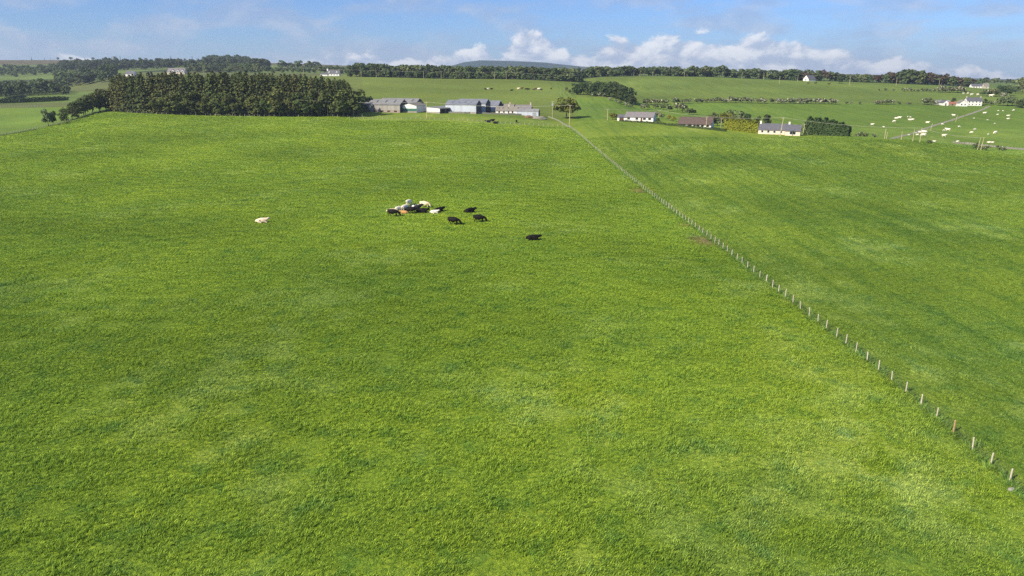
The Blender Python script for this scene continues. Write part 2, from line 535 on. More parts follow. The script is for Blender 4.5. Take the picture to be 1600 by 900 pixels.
def np_mesh(name, V, Fq, n=4):
    """mesh from arrays: V (k,3), Fq (m,n)"""
    me = bpy.data.meshes.new(name)
    me.vertices.add(len(V))
    me.vertices.foreach_set('co', np.ascontiguousarray(V, dtype=np.float32).ravel())
    m = len(Fq)
    me.loops.add(m * n)
    me.loops.foreach_set('vertex_index', np.ascontiguousarray(Fq, dtype=np.int32).ravel())
    me.polygons.add(m)
    me.polygons.foreach_set('loop_start', np.arange(0, m * n, n, dtype=np.int32))
    me.update(calc_edges=True)
    me.validate()
    return me


# ------------------------------------------------------------------ the ground
FP = [hit(px, py) for px, py in ((1602, 779), (1575, 757), (1450, 640), (1338, 550), (1230, 467), (1120, 381), (1040, 322), (1000, 291.5), (960, 258), (925, 229), (903, 210), (890, 199))]
FPY = [p.y for p in FP]
FPX_ = [p.x for p in FP]
for _ in range(2):                                            # a stretched wire runs nearly straight
    FPX_ = [FPX_[0]] + [0.25 * FPX_[k - 1] + 0.5 * FPX_[k] + 0.25 * FPX_[k + 1] for k in range(1, len(FPX_) - 1)] + [FPX_[-1]]
FYG = np.linspace(30, 460, 500)
FXG = pchip(FPY, FPX_, FYG)
print('fence', [(round(a), round(b, 1)) for a, b in zip(FPY, FPX_)])


def fence_x(y):
    return float(np.interp(y, FYG, FXG))


PAL = dict(
    main=(0.180, 0.256, 0.025), right=(0.148, 0.214, 0.026), paddock=(0.150, 0.215, 0.032), sheep=(0.140, 0.214, 0.034),
    hill=(0.150, 0.198, 0.040), far=(0.125, 0.178, 0.044), left=(0.140, 0.215, 0.036), rough=(0.120, 0.142, 0.048),
    moor=(0.120, 0.105, 0.055), wood=(0.040, 0.055, 0.022), mud=(0.17, 0.11, 0.065), pale=(0.290, 0.360, 0.085), verge=(0.085, 0.130, 0.024))


SA, SB = place(-40, 322), place(168, 452)
MUD = [(fence_x(q.y) - r_ * 0.8, q.y, r_) for q, r_ in ((hit(1114, 377), 1.9), (hit(1011, 298), 1.8), (hit(1088, 352), 0.9))]


def field_tint(x, y):
    """base colour of the sward at a place (field by field)"""
    u = x / max(y, 60)
    px = u * 1.035 * FPX + 800
    nz = lambda s, o=0.0: mnoise.noise(Vector((x * s + o, y * s, 1.7)))
    fx = fence_x(y)
    if y > 2000:
        c = PAL['moor'] if px < 1000 else PAL['rough']
        if y > 4000: c = (0.022, 0.048, 0.036) if mnoise.noise(Vector((x * 0.004, y * 0.0016, 0.3))) + 0.5 * mnoise.noise(Vector((x * 0.014, y * 0.005, 0.3))) < 0.12 else (0.075, 0.095, 0.05)
    elif x < -243 and y < 1150:
        c = PAL['left'] if y < 590 else (PAL['far'] if y < 840 else PAL['rough'])
        if 545 < y < 600: c = PAL['rough']
    elif y > 1150:
        k = (int((x + 3000) // 210) * 7 + int(y // 260) * 5) % 4
        c = (PAL['far'], PAL['rough'], PAL['wood'], PAL['far'])[k]
        if px > 560: c = PAL['far']
    elif px < 900:
        lim = 402 if px > 556 else 446
        if x < fx and y < lim: c = PAL['main']
        elif x < fx and y < 455: c = PAL['paddock']
        elif y < 455: c = PAL['right']
        elif px < 568 and y > 640: c = (0.145, 0.182, 0.046)
        elif y < 860: c = PAL['hill']
        else: c = PAL['wood']
    else:
        lim = np.interp(px, [900, 1010, 1120, 1220, 1400, 1600], [440, 425, 392, 350, 322, 292])
        if x < fx: c = PAL['main'] if y < 402 else PAL['paddock']
        elif y < lim: c = PAL['right']
        elif y < 604: c = PAL['sheep']
        elif y < 965: c = PAL['hill'] if px < 1000 else (0.150, 0.204, 0.040)
        else: c = PAL['wood'] if px < 1540 else PAL['far']
    if y < 460 and x < -200:                                # trodden, darker strip along the side fence
        d_ = x - (SA.x + (SB.x - SA.x) * (y - SA.y) / (SB.y - SA.y))
        if abs(d_) < 2.4: c = (0.075, 0.105, 0.03)
    c = np.array(c)
    if y < 430 and -245 < x < 300:
        # bleached, trampled grass by the fence
        pale = math.exp(-(((x - 31) / 5.5) ** 2 + ((y - 50) / 11) ** 2)) * 0.95 + math.exp(-(((x - 32) / 4) ** 2 + ((y - 74) / 18) ** 2)) * 0.45 + math.exp(-(((x - 20) / 7) ** 2 + ((y - 52) / 8) ** 2)) * 0.30
        pale *= max(0, min(1, 0.5 + 1.3 * nz(0.22) + 0.8 * nz(0.9)))
        if x < fx: c = c * (1 - pale) + np.array(PAL['pale']) * pale
        # bleached and rank patches scattered through the sward
        p_ = min(0.5, max(0, nz(0.055, 20) + 0.7 * nz(0.24, 7) + 0.4 * nz(0.8, 3) - 0.28) * 0.75)
        c = c * (1 - p_) + np.array(PAL['pale']) * p_
        q_ = min(0.4, max(0, nz(0.08, 31) + 0.9 * nz(0.3, 13) + 0.8 * nz(0.9, 17) - 0.25) * 0.55)
        c = c * (1 - q_) + np.array((0.100, 0.175, 0.030)) * q_
        g = max(-1, min(1, 1.4 * nz(0.03, 9) + 0.5 * nz(0.11, 4)))
        c = c * (1 + 0.16 * g) * np.array([1 + 0.05 * g, 1, 1])
        far_ = min(1, max(0, (y - 110) / 200))            # lightens with distance: haze and grass backscatter put into the tint
        c = c * np.array([1 + 0.22 * far_, 1 + 0.16 * far_, 1 + 0.2 * far_])
        for mx, my, mr in MUD:
            d = math.exp(-(((x - mx) / mr) ** 2 + ((y - my) / (mr * 1.6)) ** 2))
            d = min(1, 2.2 * d) * (0.7 + 0.3 * nz(0.9))
            c = c * (1 - d) + np.array(PAL['mud']) * d
        d = math.exp(-((x - fx) / 0.5) ** 2) * 0.5
        c = c * (1 - d) + np.array(PAL['verge']) * d
    else:
        g = 1.2 * nz(0.012, 5) + 0.5 * nz(0.05, 2)
        c = c * (1 + 0.20 * g)
    return np.clip(c, 0.004, 0.9)


gx = (UG[:, None] * np.maximum(YG, 60)[None, :])
gy = np.broadcast_to(YG[None, :], gx.shape)
V = np.stack([gx, gy, ZG], -1).reshape(-1, 3)
nu, ny = len(UG), len(YG)
idx = np.arange(nu * ny).reshape(nu, ny)
Fq = np.stack([idx[:-1, :-1], idx[1:, :-1], idx[1:, 1:], idx[:-1, 1:]], -1).reshape(-1, 4)
gme = np_mesh('ground', V, Fq)
gme.polygons.foreach_set('use_smooth', [True] * len(gme.polygons))
tints = np.ones((len(V), 4), np.float32)
for k in range(len(V)):
    tints[k, :3] = field_tint(V[k, 0], V[k, 1])
at = gme.color_attributes.new('tint', 'FLOAT_COLOR', 'POINT')
at.data.foreach_set('color', tints.ravel())


def grass_colour(t, tint_socket, pos):
    """shared sward colouring: tussock clumps, yellowed tips, mowing lines right of the fence"""
    def noise(scale, detail=3.0, rough=0.6, sc3=None):
        n = N(t, 'ShaderNodeTexNoise', inp={'Scale': scale, 'Detail': detail, 'Roughness': rough})
        if sc3:
            mp = N(t, 'ShaderNodeMapping')
            mp.inputs['Scale'].default_value = sc3
            mp.inputs['Rotation'].default_value = (0, 0, R(-8))
            t.links.new(pos, mp.inputs['Vector'])
            t.links.new(mp.outputs[0], n.inputs['Vector'])
        else:
            t.links.new(pos, n.inputs['Vector'])
        return n.outputs['Fac']
    c = tint_socket
    big = noise(0.045, 4.0)
    mid = noise(0.35, 4.0, 0.65)
    fine = noise(1.9, 4.0, 0.7)
    c = mixcol(t, smooth(t, big, 0.35, 0.68), c, mixcol(t, 1.0, c, (1.10, 1.03, 0.9), 'MULTIPLY'))
    c = mixcol(t, math_node(t, 'MULTIPLY', smooth(t, mid, 0.50, 0.68), 0.70), c, mixcol(t, 1.0, c, (0.58, 0.76, 1.05), 'MULTIPLY'))
    c = mixcol(t, math_node(t, 'MULTIPLY', smooth(t, fine, 0.50, 0.66), 0.65), c, mixcol(t, 1.0, c, (0.38, 0.52, 0.50), 'MULTIPLY'))
    c = mixcol(t, math_node(t, 'MULTIPLY', smooth(t, math_node(t, 'SUBTRACT', 1.0, fine), 0.53, 0.70), 0.5), c, mixcol(t, 1.0, c, (1.45, 1.30, 1.5), 'MULTIPLY'))
    # old mowing or drilling lines in the right-hand field
    sp = N(t, 'ShaderNodeSeparateXYZ')
    t.links.new(pos, sp.inputs[0])
    lines = noise(1.0, 3.0, 0.6, (0.34, 0.016, 0.0))
    rt = smooth(t, sp.outputs[0], 38.0, 41.0)
    c = mixcol(t, math_node(t, 'MULTIPLY', math_node(t, 'MULTIPLY', smooth(t, lines, 0.45, 0.62), rt), 0.7), c, mixcol(t, 1.0, c, (0.66, 0.78, 0.8), 'MULTIPLY'))
    return c, fine, mid


gm, t, b = new_mat('pasture')
a = N(t, 'ShaderNodeAttribute', attribute_name='tint')
g = N(t, 'ShaderNodeNewGeometry')
c, fine, mid = grass_colour(t, a.outputs['Color'], g.outputs['Position'])
t.links.new(c, b.inputs['Base Color'])
b.inputs['Roughness'].default_value = 0.9
b.inputs['Specular IOR Level'].default_value = 0.05
nzb = N(t, 'ShaderNodeTexNoise', inp={'Scale': 1.1, 'Detail': 5.0, 'Roughness': 0.7})
t.links.new(g.outputs['Position'], nzb.inputs['Vector'])
bp = N(t, 'ShaderNodeBump', inp={'Strength': 0.9, 'Distance': 0.35})
t.links.new(nzb.outputs['Fac'], bp.inputs['Height'])
t.links.new(bp.outputs[0], b.inputs['Normal'])
M['pasture'] = gm
ground = link('ground', gme, gm)
tag(ground, 'rolling green pasture land divided into fields', 'ground', kind='structure')


# ------------------------------------------------------------------ grass standing in the near fields
def grass_material():
    m, t, b = new_mat('grass_blades')
    a = N(t, 'ShaderNodeAttribute', attribute_name='tint', attribute_type='INSTANCER')
    g = N(t, 'ShaderNodeNewGeometry')
    c, f, md = grass_colour(t, a.outputs['Color'], g.outputs['Position'])
    ton = N(t, 'ShaderNodeAttribute', attribute_name='tone')
    mixv = math_node(t, 'ADD', math_node(t, 'MULTIPLY', g.outputs['Random Per Island'], 0.45), math_node(t, 'MULTIPLY', ton.outputs['Fac'], 0.55))
    c = mixcol(t, smooth(t, mixv, 0.1, 0.9), mixcol(t, 1.0, c, (0.72, 0.92, 1.05), 'MULTIPLY'), mixcol(t, 1.0, c, (2.50, 2.45, 2.7), 'MULTIPLY'))
    t.links.new(c, b.inputs['Base Color'])
    b.inputs['Roughness'].default_value = 0.6
    b.inputs['Specular IOR Level'].default_value = 0.2
    tr = N(t, 'ShaderNodeBsdfTranslucent')
    t.links.new(c, tr.inputs['Color'])
    ms = N(t, 'ShaderNodeMixShader')
    ms.inputs[0].default_value = 0.42
    t.links.new(b.outputs[0], ms.inputs[1])
    t.links.new(tr.outputs[0], ms.inputs[2])
    t.links.new(ms.outputs[0], t.nodes['Material Output'].inputs['Surface'])
    return m


M['grass'] = grass_material()


def grass_patch(seed, n_tuft, per, rad, h0, h1, wd):
    """a patch of sward: small tufts, each with its own height, lean and tone"""
    r = np.random.default_rng(seed)
    n = n_tuft * per
    ta = r.uniform(0, 2 * PI, n_tuft); tr_ = rad * np.sqrt(r.uniform(0, 1, n_tuft))
    tc_ = np.repeat(np.stack([tr_ * np.cos(ta), tr_ * np.sin(ta)], -1), per, 0)
    th = np.repeat(r.uniform(h0, h1, n_tuft) ** 1.0, per)
    tone = np.repeat(r.uniform(0, 1, n_tuft), per)
    tl = np.repeat(r.normal(size=(n_tuft, 2)) * 0.45, per, 0)
    off = r.normal(size=(n, 2)) * 0.06
    base = np.concatenate([tc_ + off, np.full((n, 1), -0.03)], 1)
    h = th * r.uniform(0.6, 1.15, n)
    la = r.uniform(0, 2 * PI, n)
    lean = np.stack([np.cos(la), np.sin(la)], -1) * r.uniform(0.2, 1.3, n)[:, None] + np.array([0.4, 0.2]) + tl
    side = np.stack([-np.sin(la), np.cos(la), np.zeros(n)], -1) * (wd * r.uniform(0.6, 1.3, n))[:, None] * 0.5
    midp = base + np.concatenate([lean * (h * 0.35)[:, None], (h * 0.68)[:, None]], 1)
    tip = base + np.concatenate([lean * (h * 1.0)[:, None], h[:, None] * 0.98], 1)
    V = np.stack([base - side, base + side, midp + side * 0.8, midp - side * 0.8, tip], 1).reshape(-1, 3)
    k = np.arange(n)[:, None] * 5
    tri = np.concatenate([k + np.array([0, 1, 2]), k + np.array([0, 2, 3]), k + np.array([3, 2, 4])], 0)
    me = np_mesh('grass_patch', V, tri, 3)
    ta_ = me.attributes.new('tone', 'FLOAT', 'POINT')
    ta_.data.foreach_set('value', np.repeat(tone, 5).astype(np.float32))
    return me


def scatter(name, label, pts, rz, scl, tint, patch_mesh):
    """one object of kind stuff: grass patches instanced on points by geometry nodes"""
    me = bpy.data.meshes.new(name)
    me.vertices.add(len(pts))
    me.vertices.foreach_set('co', pts.astype(np.float32).ravel())
    ar = me.attributes.new('rot', 'FLOAT_VECTOR', 'POINT'); ar.data.foreach_set('vector', rz.astype(np.float32).ravel())
    asc = me.attributes.new('scl', 'FLOAT_VECTOR', 'POINT'); asc.data.foreach_set('vector', scl.astype(np.float32).ravel())
    atn = me.attributes.new('tint', 'FLOAT_COLOR', 'POINT'); atn.data.foreach_set('color', tint.astype(np.float32).ravel())
    o = link(name, me, M['grass'])
    patch_mesh.materials.append(M['grass'])
    src = bpy.data.objects.new('grass_patch_source', patch_mesh)      # not linked to the scene
    ng = bpy.data.node_groups.new(name, 'GeometryNodeTree')
    ng.interface.new_socket('Geometry', in_out='INPUT', socket_type='NodeSocketGeometry')
    ng.interface.new_socket('Geometry', in_out='OUTPUT', socket_type='NodeSocketGeometry')
    gi = ng.nodes.new('NodeGroupInput'); go = ng.nodes.new('NodeGroupOutput')
    ip = ng.nodes.new('GeometryNodeInstanceOnPoints')
    ob = ng.nodes.new('GeometryNodeObjectInfo'); ob.inputs['Object'].default_value = src
    r1 = ng.nodes.new('GeometryNodeInputNamedAttribute'); r1.data_type = 'FLOAT_VECTOR'; r1.inputs['Name'].default_value = 'rot'
    s1 = ng.nodes.new('GeometryNodeInputNamedAttribute'); s1.data_type = 'FLOAT_VECTOR'; s1.inputs['Name'].default_value = 'scl'
    L = ng.links.new
    L(gi.outputs[0], ip.inputs['Points'])
    L(ob.outputs['Geometry'], ip.inputs['Instance'])
    L(r1.outputs['Attribute'], ip.inputs['Rotation'])
    L(s1.outputs['Attribute'], ip.inputs['Scale'])
    L(ip.outputs['Instances'], go.inputs[0])
    md = o.modifiers.new('grass', 'NODES'); md.node_group = ng
    tag(o, label, 'grass', kind='stuff')
    return o


def jitter_grid(Y0, Y1, step0):
    out, sts = [], []
    y = Y0
    while y < Y1:
        step = step0 * max(1.0, y / 95)
        umax = 0.96 if y < 120 else 0.82
        n = int(2 * umax * y / step)
        xs = (np.arange(n) + nr.uniform(0, 1, n)) * step - umax * y
        out.append(np.stack([xs, y + nr.uniform(-0.5, 0.5, n) * step], -1))
        sts.append(np.full(n, step / step0))
        y += step
    return np.concatenate(out), np.concatenate(sts)


def grass_layer(name, label, Y0, Y1, step, patch, s0, s1, keep):
    P, st = jitter_grid(Y0, Y1, step)
    kp = np.array([keep(p[0], p[1]) for p in P])
    P, st = P[kp], st[kp]
    n = len(P)
    z = gzv(P[:, 0], P[:, 1])
    pts = np.column_stack([P, z])
    rot = np.zeros((n, 3)); rot[:, 2] = nr.uniform(-0.9, 0.9, n)
    cl = np.array([mnoise.noise(Vector((p[0] * 0.33, p[1] * 0.33, 6.1))) + 0.5 * mnoise.noise(Vector((p[0] * 1.1, p[1] * 1.1, 2.1))) for p in P])
    s = nr.uniform(s0, s1, n)
    hz_ = s * np.clip(0.95 + 1.35 * cl, 0.25, 2.4) * st ** 0.15
    scl = np.stack([s * st, s * st, hz_], -1)
    tint = np.ones((n, 4))
    for k in range(n):
        tint[k, :3] = field_tint(P[k, 0], P[k, 1])
    return scatter(name, label, pts, rot, scl, tint, patch)


off_mud = lambda x, y: all(((x - a) / r) ** 2 + ((y - b_) / (1.6 * r)) ** 2 > 1.0 for a, b_, r in MUD)
def inmain(x, y):
    if not (x < fence_x(y) and x > -243 and off_mud(x, y)): return False
    px = x / y * 1.035 * FPX + 800
    return y < (belt_y(px) - 4 if px < 556 else 397)


def belt_y(px):
    return float(np.interp(px, [165, 205, 560], [449, 430, 418]))



inright = lambda x, y: x >= fence_x(y)
grass_layer('pasture_grass', 'thick green grass of the big open pasture', 36, 444, 0.66, grass_patch(1, 30, 7, 0.62, 0.05, 0.23, 0.042), 0.8, 1.3, inmain)
grass_layer('meadow_grass', 'shorter darker green grass of the field beyond the post fence', 36, 330, 0.70, grass_patch(3, 30, 7, 0.62, 0.05, 0.17, 0.040), 0.8, 1.3, inright)
# long uncut grass under the fence wires
fy = np.arange(38, 400, 0.42)
fp = np.array([[fence_x(y) + rng.gauss(0, 0.28), y] for y in fy])
fz = gzv(fp[:, 0], fp[:, 1])
frot = np.zeros((len(fp), 3)); frot[:, 2] = nr.uniform(0, 6.28, len(fp))
fs = nr.uniform(0.7, 1.3, len(fp)); fsc = np.stack([fs * 0.55, fs * 0.55, fs], -1)
ft = np.ones((len(fp), 4)); ft[:, :3] = np.array(PAL['verge']) * nr.uniform(1.2, 2.4, (len(fp), 1))
scatter('verge_grass', 'long dark uncut grass under the post and wire fence', np.column_stack([fp, fz]), frot, fsc, ft, grass_patch(5, 12, 10, 0.6, 0.22, 0.5, 0.04))

# ------------------------------------------------------------------ lane to the far farmhouse
def strip(name, pix, width, mat, label, lift=0.06):
    P = [hit(px, py, 200) for px, py in pix]
    pts = []
    for k in range(len(P) - 1):
        for s in range(14):
            p = P[k].lerp(P[k + 1], s / 14)
            pts.append(p)
    pts.append(P[-1])
    V, Fc = [], []
    for k, p in enumerate(pts):
        d = (pts[min(k + 1, len(pts) - 1)] - pts[max(k - 1, 0)]); d.z = 0; d.normalize()
        s = Vector((d.y, -d.x, 0))
        for e in (-1.0, -0.33, 0.33, 1.0):
            q = p + s * width * 0.5 * e * (1 + (0.3 * mnoise.noise(Vector((p.x * .12, p.y * .12, e * 7))) if abs(e) == 1 else 0))
            V.append((q.x, q.y, gz(q.x, q.y) + lift))
        if k:
            for e in range(3):
                i = (k - 1) * 4 + e
                Fc.append((i, i + 1, i + 5, i + 4))
    me = bpy.data.meshes.new(name)
    me.from_pydata(V, [], Fc)
    o = link(name, me, mat)
    tag(o, label, 'lane', kind='structure')
    return o


strip('lane', [(1546, 166), (1536, 171), (1520, 177), (1500, 183.5), (1480, 190), (1460, 196), (1440, 203), (1420, 210), (1400, 215), (1380, 217)], 2.5, M['gravel'],
      'pale gravel lane leading up to the white farmhouse')


# ------------------------------------------------------------------ trees and shrubs
def quads_mesh(name, cen, nrm, size, seed, asp=(0.7, 1.3)):
    r = np.random.default_rng(seed)
    n = len(cen)
    nrm = nrm / np.maximum(np.linalg.norm(nrm, axis=1, keepdims=True), 1e-6)
    rv = r.normal(size=(n, 3))
    tx = np.cross(nrm, rv); tx /= np.maximum(np.linalg.norm(tx, axis=1, keepdims=True), 1e-6)
    ty = np.cross(nrm, tx)
    a = (size * r.uniform(*asp, n))[:, None]; b_ = (size * r.uniform(*asp, n))[:, None] * 0.75
    bend = nrm * (size * r.uniform(-0.25, 0.25, n))[:, None]
    V = np.stack([cen + tx * a, cen + ty * b_ + bend, cen - tx * a * 0.9, cen - ty * b_ + bend], 1).reshape(-1, 3)
    return V, np.arange(n * 4).reshape(n, 4)


def crown_arrays(seed, n_lobe, n_leaf, w_, h0, h1, leaf, flat=0.85, hang=0.35):
    """crown made of leaf clumps on uneven lobes; height h0..h1, width w_"""
    r = np.random.default_rng(seed)
    cen_l, rad_l = [], []
    hc = (h0 + h1) / 2; hr = (h1 - h0) / 2
    for k in range(n_lobe):
        th = r.uniform(0, 2 * PI); zz = r.uniform(-0.75, 0.85)
        rr = math.sqrt(max(0, 1 - zz * zz)) * r.uniform(0.45, 0.8)
        rad = r.uniform(0.26, 0.42)
        cen_l.append((rr * math.cos(th) * w_ / 2, rr * math.sin(th) * w_ / 2, hc + zz * hr * 0.72))
        rad_l.append(rad * (w_ / 2 * 0.6 + hr * 0.4))
    cen_l.append((0, 0, hc)); rad_l.append(min(w_ / 2, hr) * 0.62)
    cen_l = np.array(cen_l); rad_l = np.array(rad_l)
    pr = rad_l ** 2; pr /= pr.sum()
    k = r.choice(len(cen_l), n_leaf, p=pr)
    d = r.normal(size=(n_leaf, 3)); d /= np.linalg.norm(d, axis=1, keepdims=True)
    d[:, 2] = np.where(d[:, 2] < -hang, -d[:, 2] * 0.5, d[:, 2])
    p = cen_l[k] + d * (rad_l[k] * r.uniform(0.72, 1.08, n_leaf))[:, None] * np.array([1, 1, flat])
    nrm = d + r.normal(size=(n_leaf, 3)) * 0.42 + np.array([0, 0, 0.25])
    sz = leaf * r.uniform(0.6, 1.35, n_leaf)
    return quads_mesh('crown', p, nrm, sz, seed + 1)


def trunk_mb(seed, h, r0, limbs=5, z1=0.6, spread=0.22):
    r = random.Random(seed)
    mb = MB()
    x = r.uniform(-.03, .03) * h
    mb.tube([(0, 0, -0.4), (x * 0.3, 0, h * z1 * 0.45), (x, x * .5, h * z1), (x * 1.2, x * .6, h * 0.88)], [r0, r0 * 0.75, r0 * 0.5, r0 * 0.12], 7)
    for k in range(limbs):
        th = 2 * PI * k / limbs + r.uniform(-.4, .4); z0 = h * r.uniform(0.25, z1 * 0.9)
        L = h * spread * r.uniform(0.7, 1.3)
        mb.tube([(x * .3, 0, z0), (math.cos(th) * L * .5, math.sin(th) * L * .5, z0 + L * .55), (math.cos(th) * L, math.sin(th) * L, z0 + L * 1.0)], [r0 * .4, r0 * .25, r0 * .08], 5)
    return mb


def join_me(name, mb, V, Fq, mats):
    """trunk and crown in one mesh (far trees, too small to show parts)"""
    k = len(mb.v)
    me = bpy.data.meshes.new(name)
    me.from_pydata(mb.v + [tuple(v) for v in V.tolist()], [], mb.f + [tuple(q) for q in (Fq + k).tolist()])
    for m in mats: me.materials.append(m)
    me.polygons.foreach_set('material_index', [0] * len(mb.f) + [1] * len(Fq))
    me.update()
    return me


def conifer_arrays(seed, h, rmax, tiers, nb, z0=0.06):
    r = np.random.default_rng(seed)
    cen, nrm, sz = [], [], []
    for i in range(tiers):
        f = i / (tiers - 1)
        z = h * (z0 + (1 - z0) * f ** 0.95)
        rad = rmax * ((1 - f) ** 0.5 * 0.93 + 0.05) * r.uniform(0.8, 1.15)
        ph = r.uniform(0, 6.28)
        m = max(3, int(nb * (1 - 0.55 * f)))
        for k in range(m):
            th = ph + 2 * PI * k / m + r.uniform(-.25, .25)
            L = rad * r.uniform(0.65, 1.2)
            dr = np.array([math.cos(th), math.sin(th), 0])
            for s in np.linspace(0.28, 1.0, 4 if f < 0.6 else 3):
                droop = -0.32 * L * s ** 1.5 + 0.12 * L * s ** 4
                cen.append(dr * L * s + np.array([0, 0, z + droop]) + r.normal(size=3) * 0.12 * L * 0.5)
                nrm.append(np.array([dr[0] * 0.7, dr[1] * 0.7, 0.75]) + r.normal(size=3) * 0.38)
                sz.append(h * 0.034 * (1.15 - 0.45 * s) * r.uniform(0.8, 1.3) * (1 - 0.35 * f))
    cen.append(np.array([0, 0, h])); nrm.append(np.array([1, 0.2, 0.])); sz.append(h * 0.02)
    return quads_mesh('crown', np.array(cen), np.array(nrm), np.array(sz), seed + 5, (0.9, 1.6))


def variants(name, leafm, barkm, specs):
    """tree kinds in two-part form: list of (trunk mesh, crown mesh)"""
    out = []
    for s in specs:
        tm, (V, Fq) = s
        cm = np_mesh('crown', V, Fq); cm.materials.append(leafm)
        bm_ = tm.mesh('trunk', True); bm_.materials.append(barkm)
        out.append((bm_, cm))
    return out


def put_tree(name, label, cat, group, var, p, s, sxy=1.0, rz=None, parts=True):
    rz = rng.uniform(0, 6.28) if rz is None else rz
    if parts:
        o = empty(name, (p.x, p.y, p.z), rz)
        for nm, me in zip(('trunk', 'crown'), var):
            c = bpy.data.objects.new(nm, me); C.objects.link(c); c.parent = o
    else:
        o = bpy.data.objects.new(name, var); C.objects.link(o)
        o.location = p; o.rotation_euler = (0, 0, rz)
    o.scale = (s * sxy, s * sxy, s)
    return tag(o, label, cat, group)


SPRUCE = variants('spruce', M['spruce'], M['bark'],
                  [(trunk_mb(i, 10, 0.16, 0, 0.7), conifer_arrays(100 + i, 10.0, 2.5 + 0.25 * (i % 3), 27, 12, 0.02)) for i in range(5)])
EDGE = variants('edge', M['edgeleaf'], M['palebark'],
                [(trunk_mb(20 + i, 10, 0.22, 5, 0.55), crown_arrays(200 + i, 15, 1000, 9.0 + i % 3, -0.6, 10.0, 0.45)) for i in range(4)])
DARK = variants('dark', M['darkleaf'], M['bark'],
                [(trunk_mb(30 + i, 10, 0.25, 5, 0.5), crown_arrays(230 + i, 16, 850, 10.5 + i % 2, -1.5, 10.0, 0.55)) for i in range(3)])
OLIVE = variants('olive', M['olive'], M['bark'],
                 [(trunk_mb(40, 10, 0.30, 8, 0.55, 0.32), crown_arrays(250, 30, 1900, 11.0, 0.8, 10.0, 0.46))])
CYPRESS = variants('cypress', M['darkleaf'], M['bark'],
                   [(trunk_mb(45 + i, 10, 0.2, 0, 0.7), crown_arrays(260 + i, 14, 800, 5.5, 0.2, 10.0, 0.42, 1.1)) for i in range(2)])
MAY = variants('may', M['may'], M['bark'],
               [(trunk_mb(50 + i, 10, 0.3, 5, 0.4), crown_arrays(270 + i, 10, 420, 11.5 + 2 * (i % 2), 0.3, 10.0, 0.85)) for i in range(4)])
MAYW = variants('mayw', M['maywhite'], M['bark'],
                [(trunk_mb(55 + i, 10, 0.3, 5, 0.4), crown_arrays(280 + i, 10, 420, 11.5, 0.3, 10.0, 0.85)) for i in range(2)])
SCRUB = variants('scrub', M['scrubleaf'], M['bark'],
                 [(trunk_mb(60 + i, 10, 0.28, 5, 0.4), crown_arrays(290 + i, 11, 480, 10.5 + i, 0.3, 10.0, 0.75)) for i in range(3)])
BROOM = variants('broom', M['broom'], M['bark'],
                 [(trunk_mb(70, 10, 0.3, 5, 0.4), crown_arrays(300, 10, 420, 13, 0.2, 10.0, 0.8))])


def far_set(leafm, seed, n, w0, nl, leaf, h0=0.6):
    out = []
    for i in range(n):
        V, Fq = crown_arrays(seed + i, 12, nl, w0 + 0.9 * (i % 3), h0, 10.0, leaf)
        out.append(join_me('tree', trunk_mb(seed + i, 10, 0.25, 3, 0.5), V, Fq, (M['bark'], leafm)))
    return out


WOOD = far_set(M['woodleaf'], 400, 6, 7.8, 380, 0.80, -1.8)
WSCRUB = far_set(M['scrubleaf'], 430, 4, 9.5, 300, 0.85, 0.2)
WPURP = far_set(M['purple'], 450, 3, 7.0, 360, 0.70)
WMAY = far_set(M['may'], 470, 3, 11.0, 260, 1.0, 0.2)
WPINE = []
for i in range(3):
    V, Fq = conifer_arrays(480 + i, 10, 1.9, 16, 7)
    WPINE.append(join_me('tree', trunk_mb(480 + i, 10, 0.2, 0), V, Fq, (M['bark'], M['woodleaf'])))

# -- the spruce belt behind the pasture, six ranks deep
def belt_h(px):
    return float(np.interp(px, [165, 185, 220, 300, 420, 480, 530, 560], [15, 20, 22, 23.6, 23.2, 21.8, 19.5, 16]))


for row in range(5):
    n = 38 if row < 3 else 26
    for k in range(n):
        px = 178 + (552 - 178) * (k + 0.5 + rng.uniform(-.35, .35)) / n
        Y = belt_y(px) + 3.5 + row * 5.2 + rng.uniform(-1.5, 1.5)
        h = belt_h(px) * rng.uniform(0.90, 1.05)
        put_tree('spruce_tree', 'tall dark spruce packed in the shelter belt behind the big pasture', 'tree', 'spruces of the shelter belt',
                 SPRUCE[rng.randrange(5)], place(px, Y), h / 10, rng.uniform(1.0, 1.3))
# broadleaved trees along the front of the belt
for k, px in enumerate([256, 270, 283, 295, 308, 322, 336, 349, 361, 374, 388, 401, 414, 427, 440, 452, 464, 476, 489, 502, 514, 526, 538, 550]):
    h = rng.uniform(10, 16) if px < 420 else rng.uniform(13, 18)
    put_tree('broadleaf_tree', 'low spreading broadleaved tree in front of the spruce belt', 'tree', 'broadleaved trees edging the spruce belt',
             EDGE[k % 4], place(px + rng.uniform(-3, 3), belt_y(px) - rng.uniform(1.0, 3.0)), h / 10, rng.uniform(0.95, 1.15))
